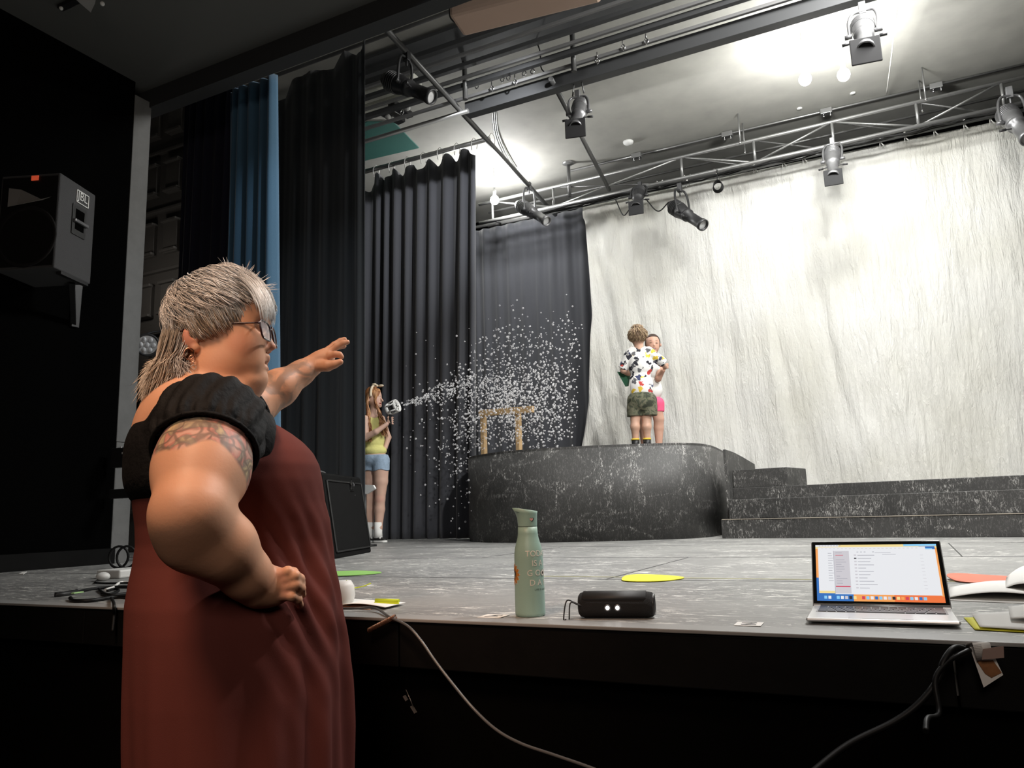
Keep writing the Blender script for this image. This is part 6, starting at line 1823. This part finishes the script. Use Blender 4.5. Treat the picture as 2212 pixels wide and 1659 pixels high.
# the bubble blower
t = thing('bubble_blower', G1.W(L1(848, 882, -.21)), 'white drum shaped bubble blower with black grip held up by the girl', 'toy')
p0, p1 = G1.W(L1(836, 886, -.19)), G1.W(L1(858, 876, -.25))
d = (p1 - p0) / np.linalg.norm(p1 - p0); Lb = np.linalg.norm(p1 - p0)
MB().lathe([(0, .001), (0, .045), (.006, .055), (.035, .060), (.038, .05), (.038, .001)], p0, d, 30).build('rear_drum', M['white'], t)
MB().lathe([(Lb - .02, .052), (Lb - .02, .064), (Lb + .004, .066), (Lb + .006, .058), (Lb - .02, .052)], p0, d, 30).build('front_ring', M['white'], t)
_, e1, e2 = frame_of(d)
for k in range(6):
    a = k * PI / 3 + .3; o_ = .057 * (math.cos(a) * e1 + math.sin(a) * e2)
    MB().cyl(p0 + o_ + d * .03, p0 + o_ * 1.06 + d * (Lb - .01), .008, n=8).build('rib', M['white'], t)
MB().lathe([(.03, .001), (.03, .040), (Lb - .01, .044), (Lb - .01, .001)], p0, d, 24).build('inner_drum', M['lampblk'], t)
for k in range(6):
    a = k * PI / 3; c_ = p0 + d * (Lb - .006) + .033 * (math.cos(a) * e1 + math.sin(a) * e2)
    MB().tube([c_ + .0145 * (math.cos(w) * e1 + math.sin(w) * e2) for w in np.linspace(0, 2 * PI, 14)[:-1]], .0035, 6, closed=True).build('bubble_ring', M['white'], t)
MB().beam(p0 + d * .03 - [0, 0, .04], G1.W(L1(845, 918, -.20)), .028, .034).build('grip', M['lampblk'], t, bevel=.006)

# ---------------------------------------------------------------- boy seen from behind
YB = 7.25
bp_ = at(1384, 958, 1, YB); bp_ = np.array([bp_[0], YB, ZP]); B1 = Fig(bp_, 1384); L2 = B1.L
# sole level of the figure: the platform top
boy = thing('person', (bp_[0], bp_[1], ZP), 'boy seen from behind in a white dinosaur print shirt and camouflage shorts', 'person')
f = Field((-0.28, -0.24, 1.66), (0.34, 0.30, 2.98), 0.006)
h2 = L2(1377, 724)
f.ell(h2, (.078, .088, .092), 0)
f.ell(L2(1378, 737, .01), (.055, .06, .05), .02)
for sx in (1359.5, 1395): f.ell(L2(sx, 731, .0), (.012, .014, .022), .004)
f.cone(L2(1379, 740), L2(1381, 756), .042, .046, .02)
f.ell(L2(1384, 785), (.115, .075, .13), .03)
f.ell(L2(1385, 835), (.11, .08, .11), .03)
f.ell(L2(1387, 868), (.115, .09, .08), .03)
# left arm bent forward, right arm round the girl
f.chain([L2(1358, 765), L2(1347, 800, .02), L2(1356, 806, .12), L2(1372, 800, .20)], [.042, .033, .029, .022], .012)
f.chain([L2(1411, 765), L2(1428, 783, .06), L2(1436, 791, .10)], [.042, .034, .024], .012)
hnd = L2(1437, 792, .11); f.ell(hnd, (.020, .024, .018), .008)
for k in range(4): f.chain([hnd, hnd + [.006, .03, .012 - .009 * k], hnd + [-.018, .05, .010 - .009 * k]], [.009, .0085, .007], .003)
zpl = ZP
for kx, b_ in ((1372, -.01), (1397, .0)):
    ftp = L2(kx + 1, 958, b_); ft = np.array([ftp[0], b_, ZP + .032])
    f.chain([L2(kx + (5 if kx < 1380 else -2), 870, b_), L2(kx, 905, b_), L2(kx, 922, b_ - .012), L2(kx + 1, 942, b_), ft + [0, 0, .03]], [.075, .045, .046, .032, .030], .012)
    f.chain([ft, ft + [-.01 if kx < 1380 else .01, .11, -.004]], [.030, .024], .01)
V, Fc = f.mesh(1)
mkobj('body', B1.W(V), Fc, M['kidskin'], boy, smooth=True, attrs={'Col': paint(V, (.60, .37, .27))})
# shirt
sm_ = mat('dinosaur_print_cotton', (.8, .8, .8), .8, bump=.3, bscale=20)
nt = sm_.node_tree; b = nt.nodes['Principled BSDF']
tc = nt.nodes.new('ShaderNodeTexCoord')
wz = nt.nodes.new('ShaderNodeTexNoise'); wz.inputs['Scale'].default_value = 26; wz.inputs['Detail'].default_value = 2
nt.links.new(tc.outputs['Object'], wz.inputs['Vector'])
mx = nt.nodes.new('ShaderNodeMix'); mx.data_type = 'VECTOR'; mx.inputs['Factor'].default_value = .085
nt.links.new(tc.outputs['Object'], mx.inputs['A']); nt.links.new(wz.outputs['Color'], mx.inputs['B'])
vo = nt.nodes.new('ShaderNodeTexVoronoi'); vo.inputs['Scale'].default_value = 17; vo.inputs['Randomness'].default_value = .8
nt.links.new(mx.outputs['Result'], vo.inputs['Vector'])
inside = ramp(nt, vo.outputs['Distance'], [(.40, (1,) * 3), (.43, (0,) * 3)])
sp2 = nt.nodes.new('ShaderNodeSeparateColor'); nt.links.new(vo.outputs['Color'], sp2.inputs[0])
rc = nt.nodes.new('ShaderNodeValToRGB'); rc.color_ramp.interpolation = 'CONSTANT'
el = rc.color_ramp.elements; el[0].position = 0; el[0].color = (.02, .02, .03, 1); el[1].position = .42; el[1].color = (.04, .05, .12, 1)
for p_, c_ in ((.58, (.75, .52, .05)), (.78, (.12, .12, .13)), (.90, (.55, .06, .05))):
    e_ = el.new(p_); e_.color = (*c_, 1)
nt.links.new(sp2.outputs[0], rc.inputs['Fac'])
nt.links.new(mixc(nt, inside, (.82, .81, .79), rc.outputs['Color']), b.inputs['Base Color'])
f = Field((-0.28, -0.22, 2.1), (0.36, 0.28, 2.85), 0.005)
f.ell(L2(1384, 788), (.125, .090, .145), 0)
f.ell(L2(1384, 835), (.126, .098, .16), .03)
f.cone(L2(1366, 758), L2(1401, 758), .045, .045, .03)
f.cone(L2(1360, 766), L2(1346, 795, .02), .052, .050, .02)
f.cone(L2(1408, 766), L2(1430, 782, .06), .052, .050, .02)
cn = L2(1380, 747); zs_ = L2(1385, 851)[2]; e1_ = L2(1345, 797, .02); e2_ = L2(1433, 785, .07)
n1_ = e1_ - L2(1360, 766); n1_ /= np.linalg.norm(n1_); n2_ = e2_ - L2(1408, 766); n2_ /= np.linalg.norm(n2_)
f.cut(lambda x, y, z: np.maximum.reduce([zs_ - z + .004 * np.sin(x * 40) + 0 * y, .052 - np.sqrt((x - cn[0]) ** 2 + y ** 2 + (z - cn[2]) ** 2), np.where(x < e1_[0] + .06, (x - e1_[0]) * n1_[0] + (y - e1_[1]) * n1_[1] + (z - e1_[2]) * n1_[2], -1), np.where(x > e2_[0] - .08, (x - e2_[0]) * n2_[0] + (y - e2_[1]) * n2_[1] + (z - e2_[2]) * n2_[2], -1)]))
V, Fc = f.mesh(1)
mkobj('printed_shirt', B1.W(V), Fc, sm_, boy, smooth=True)
cm = mat('camouflage_cotton', (.1, .1, .07), .85, bump=.4, bscale=25); nt = cm.node_tree
nt.links.new(ramp(nt, noise(nt, 16, 2, .5, None, None, .6), [(.42, (.035, .04, .025)), (.47, (.10, .11, .065)), (.56, (.16, .15, .10)), (.63, (.06, .07, .045))]), nt.nodes['Principled BSDF'].inputs['Base Color'])
f = Field((-0.28, -0.24, 1.9), (0.30, 0.28, 2.4), 0.005)
f.ell(L2(1386, 866), (.124, .112, .13), 0)
for kx in (1372, 1402):
    f.cone(L2(kx, 865), L2(kx - (1 if kx < 1380 else -1), 905), .078, .076, .02)
f.ell(L2(1358, 884), (.016, .05, .045), .01); f.ell(L2(1416, 880), (.016, .05, .05), .01)
za, zb2 = L2(1385, 849)[2], L2(1385, 899)[2]
f.cut(lambda x, y, z: np.maximum(z - za, zb2 - z) + 0 * x + 0 * y)
V, Fc = f.mesh(1)
mkobj('camouflage_shorts', B1.W(V), Fc, cm, boy, smooth=True)
for kx, b_ in ((1372, -.01), (1397, 0)):
    p_ = L2(kx + 1, 958, b_); p_[2] = ZP
    o = MB().tube([B1.W(p_ + [0, 0, .035]), B1.W(p_ + [0, 0, .09]), B1.W(p_ + [0, 0, .135])], [.034, .037, .039], 16).tube([B1.W(p_ + [0, -.01, .034]), B1.W(p_ + [0, .06, .030]), B1.W(p_ + [0, .13, .026])], [.036, .034, .026], 14).build('sock', M['rubber'], boy)
    MB().tube([B1.W(p_ + [0, 0, .133]), B1.W(p_ + [0, 0, .150])], [.0405, .040], 16).build('yellow_cuff', mat('yellow_cuff', (.7, .5, .05), .7), o)
def cap_hair(fig, c, r, name, parent, n, w, tones, flow, ok, colr, seed, grow=1.05):
    rr_ = np.random.default_rng(seed); paths = []
    for k in range(n):
        u = rr_.normal(size=3); u /= np.linalg.norm(u)
        if not ok(u): continue
        p = c + u * r; d = flow(u); d = d - u * (d @ u) + .10 * u; pts = [p * 1.0]
        q = p
        for i in range(3):
            q = q + d * (.014 + .008 * rr_.random()) + rr_.normal(size=3) * .002; qq = (q - c) / r; m_ = np.linalg.norm(qq)
            if m_ < grow: q = c + qq / m_ * grow * r
            pts.append(q)
        paths.append(pts)
    return strands(fig, name, parent, None, paths, w, tones, seed)
f = Field((-0.2, -0.2, 2.5), (0.16, 0.2, 3.0), 0.006)
f.ell(h2 + [0, -.004, .006], (.080, .090, .094), 0)
f.cut(lambda x, y, z: np.maximum(-(z - h2[2] + .055), (y - .045) - (z - h2[2]) * .8) + 0 * x)
V, Fc = f.mesh(1)
bh = mkobj('hair', B1.W(V), Fc, M['kidhair'], boy, smooth=True, attrs={'Col': np.tile([.17, .115, .07], (len(V), 1))})
cap_hair(B1, h2 + [0, -.004, .006], np.array([.082, .092, .096]), 'locks', bh, 1500, .0035, [(.27, .18, .11), (.20, .13, .08), (.48, .36, .22)], lambda u: np.array([.4 * u[0], .2, -.8 if u[2] < .6 else .5]), lambda u: u[2] > -.55 and u[1] < .5 + u[2], None, 4, 1.0)

# ---------------------------------------------------------------- girl facing us behind the boy
YG = 7.62
gp2 = at(1412, 958, 1, YG); g2b = np.array([gp2[0], YG, ZP]); G2 = Fig(g2b, 1412); L3 = G2.L
girl2 = thing('person', (g2b[0], g2b[1], ZP), 'smiling girl with dark hair and pink shorts facing us behind the boy', 'person')
f = Field((-0.30, -0.26, 1.66), (0.26, 0.28, 2.98), 0.006)
h3 = L3(1410, 742)
f.ell(h3, (.072, .082, .092), 0)
f.ell(L3(1411, 752, -.02), (.058, .058, .055), .02)
f.ell(L3(1413, 759, -.045), (.024, .022, .018), .012)
f.cone(L3(1413, 742, -.074), L3(1413.5, 746, -.084), .006, .008, .008)
for s in (-1, 1):
    f.ell(L3(1412 + 6.5 * s, 740, -.082), (.014, .010, .008), .006, mode='sub')
    f.ell(L3(1412 + 6.5 * s, 740.5, -.068), (.011, .010, .007), .003)
    f.ell(L3(1411 + 16 * s, 745, -.0), (.010, .012, .020), .004)
f.ell(L3(1413, 752.5, -.078), (.020, .014, .0065), .003, mode='sub')
f.cone(L3(1411, 758), L3(1408, 775), .038, .042, .02)
f.ell(L3(1404, 800), (.105, .07, .12), .03)
f.ell(L3(1405, 845), (.10, .075, .11), .03)
f.ell(L3(1407, 872), (.105, .08, .07), .03)
f.chain([L3(1428, 785, -.02), L3(1422, 818, -.08), L3(1432, 800, -.12)], [.036, .032, .024], .012)   # arm raised to hug
f.ell(L3(1436, 794, -.125), (.022, .016, .018), .008)
for k in range(4): 
    q = L3(1438, 796 - 3 * k, -.13); f.chain([q, q + [.016, .004, .006], q + [.026, .016, .004]], [.0085, .008, .0065], .003)
f.chain([L3(1384, 785, -.02), L3(1362, 812, -.08), L3(1352, 815, -.30 + .1)], [.036, .030, .022], .012)
for kx in (1391, 1423):
    p_ = L3(kx, 958); ft = np.array([p_[0], 0, ZP + .03])
    f.chain([L3(kx - (6 if kx > 1410 else -4), 880), L3(kx, 905), L3(kx, 925, .012), ft + [0, 0, .05]], [.072, .052, .050, .030], .012)
    f.chain([ft, ft + [.0, -.10, -.006]], [.030, .024], .01)
V, Fc = f.mesh(1)
mkobj('body', G2.W(V), Fc, M['kidskin'], girl2, smooth=True, attrs={'Col': paint(V, (.58, .34, .25), [(L3(1413, 752.5, -.075), (.024, .03, .010), 1, (.40, .08, .07)), (L3(1405.5, 741, -.07), (.015, .02, .006), 1, (.05, .03, .02)), (L3(1418.5, 741, -.07), (.015, .02, .006), 1, (.05, .03, .02)), (L3(1405.5, 736, -.07), (.017, .02, .004), .8, (.08, .04, .03)), (L3(1418.5, 736, -.07), (.017, .02, .004), .8, (.08, .04, .03))])})
MB().sphere(G2.W(L3(1413, 752.5, -.072)), (.014, .008, .0030), 12, 6).build('teeth', M['white'], girl2)
f = Field((-0.30, -0.24, 2.1), (0.26, 0.24, 2.8), 0.006)
f.ell(L3(1404, 802), (.115, .08, .13), 0); f.ell(L3(1406, 842), (.118, .09, .12), .03)
f.cone(L3(1426, 783), L3(1424, 800, -.04), .044, .042, .02); f.cone(L3(1384, 783), L3(1374, 798, -.04), .044, .042, .02)
zc_, c3 = L3(1405, 862)[2], L3(1410, 768)
f.cut(lambda x, y, z: np.maximum(zc_ - z, .048 - np.sqrt((x - c3[0]) ** 2 + y ** 2 + (z - c3[2]) ** 2)) + 0 * x)
V, Fc = f.mesh(1); mkobj('white_shirt', G2.W(V), Fc, M['paper'], girl2, smooth=True)
f = Field((-0.30, -0.24, 1.9), (0.26, 0.24, 2.4), 0.006)
f.ell(L3(1407, 872), (.112, .09, .075), 0)
for kx in (1395, 1420): f.cone(L3(kx, 872), L3(kx + (1 if kx > 1400 else -1), 895), .072, .066, .02)
za3, zb3 = L3(1407, 858)[2], L3(1407, 891)[2]
f.cut(lambda x, y, z: np.maximum(z - za3, zb3 - z) + 0 * x + 0 * y)
V, Fc = f.mesh(1); mkobj('pink_shorts', G2.W(V), Fc, mat('pink_cotton', (.80, .10, .22), .8), girl2, smooth=True)
f = Field((-0.16, -0.16, 2.3), (0.16, 0.2, 3.0), 0.005)
f.ell(h3 + [0, .008, .006], (.080, .088, .098), 0); f.ell(h3 + [-.005, .09, .02], .03, .02)
f.cut(lambda x, y, z: np.maximum(np.minimum(-y - .022, h3[2] + .060 - z), -(z - h3[2] + .05)) + 0 * x)
V, Fc = f.mesh(1); mkobj('hair', G2.W(V), Fc, M['kidhair'], girl2, smooth=True, attrs={'Col': np.tile([.045, .026, .018], (len(V), 1))})
# green folder held behind the boy's elbow
fo = [L3(1333, 803, -.30), L3(1362, 806, -.22), L3(1358, 834, -.22), L3(1351, 835, -.26)]
tag(MB().poly([G2.W(p) for p in fo], G2.B * .008).build('folder', mat('dark_green_card', (.02, .12, .06), .6)), 'dark green folder corner sticking out left of the boy\'s elbow', 'folder')

# ================================================================ SOAP BUBBLES
bm_ = bpy.data.materials.new('soap_film'); bm_.use_nodes = True; nt = bm_.node_tree; b = nt.nodes['Principled BSDF']
b.inputs['Base Color'].default_value = (.95, .95, .97, 1); b.inputs['Roughness'].default_value = .12; b.inputs['Specular IOR Level'].default_value = 1.0
lw = nt.nodes.new('ShaderNodeLayerWeight'); lw.inputs['Blend'].default_value = .45
nt.links.new(ramp(nt, lw.outputs['Facing'], [(0.0, (.18,) * 3), (.8, (.90,) * 3)]), b.inputs['Alpha'])
br = np.random.default_rng(99); P = []
def put(n, fn):
    k = 0
    while k < n:
        x, y = fn()
        if x > 1260 - max(0, (y - 700)) * .07 or x < 868 or y > 1162 or y < 618: continue
        if x > 1018 and y > 975 - max(0, x - 1200) * .05: continue
        Yq = 6.05 + .75 * br.random() - (0.0 if x < 1000 else .0)
        if x > 1022 and y > 940: Yq = max(Yq, 6.3)
        P.append((at(x, y, 1, Yq), (1.0 + 1.5 * br.random()) / 235)); k += 1
def jet():
    t_ = br.random() ** .8; s_ = 5 + 26 * t_
    return 868 + 150 * t_, 876 - 50 * t_ + br.normal() * s_ * .5
put(330, jet)
put(1300, lambda: (1092 + br.normal() * 56, 842 + br.normal() * 42 + abs(br.normal()) * 22))
put(420, lambda: (1195 + br.normal() * 42, 850 + br.normal() * 62))
put(330, lambda: (1010 + br.normal() * 38, 960 + br.normal() * 78))
put(170, lambda: (1098 + br.normal() * 42, 745 + br.normal() * 38))
put(90, lambda: (1225 + br.normal() * 26, 745 + br.normal() * 45))
put(220, lambda: (1140 + br.normal() * 70, 935 + br.normal() * 30))
put(45, lambda: (930 + br.normal() * 50, 900 + br.normal() * 90))
P.sort(key=lambda q: -q[1])
import bmesh
bmh = bmesh.new(); bmesh.ops.create_icosphere(bmh, subdivisions=2, radius=1.0)
iv = np.array([v.co[:] for v in bmh.verts]); iff = np.array([[v.index for v in f_.verts] for f_ in bmh.faces], dtype=np.int32); bmh.free()
one = mkobj('soap_bubble', iv * .01, iff, bm_, smooth=True)
for i, (p, r) in enumerate(P[:300]):
    o = one if i == 0 else one.copy()
    if i: col.objects.link(o)
    o.location = p; s_ = r / .01; o.scale = (s_, s_, s_)
    tag(o, 'small shiny soap bubble drifting in the cloud from the bubble blower', 'bubble', 'soap bubbles in the air')
bmh = bmesh.new(); bmesh.ops.create_icosphere(bmh, subdivisions=1, radius=1.0)
iv = np.array([v.co[:] for v in bmh.verts]); iff = np.array([[v.index for v in f_.verts] for f_ in bmh.faces], dtype=np.int32); bmh.free()
rest = P[300:]
V = np.concatenate([iv * r + p for p, r in rest]); Fc = np.concatenate([iff + i * len(iv) for i in range(len(rest))])
o = mkobj('soap_bubbles', V, Fc, bm_, smooth=True)
tag(o, 'dense cloud of tiny soap bubbles blown across the black legs', 'bubbles', None, 'stuff')
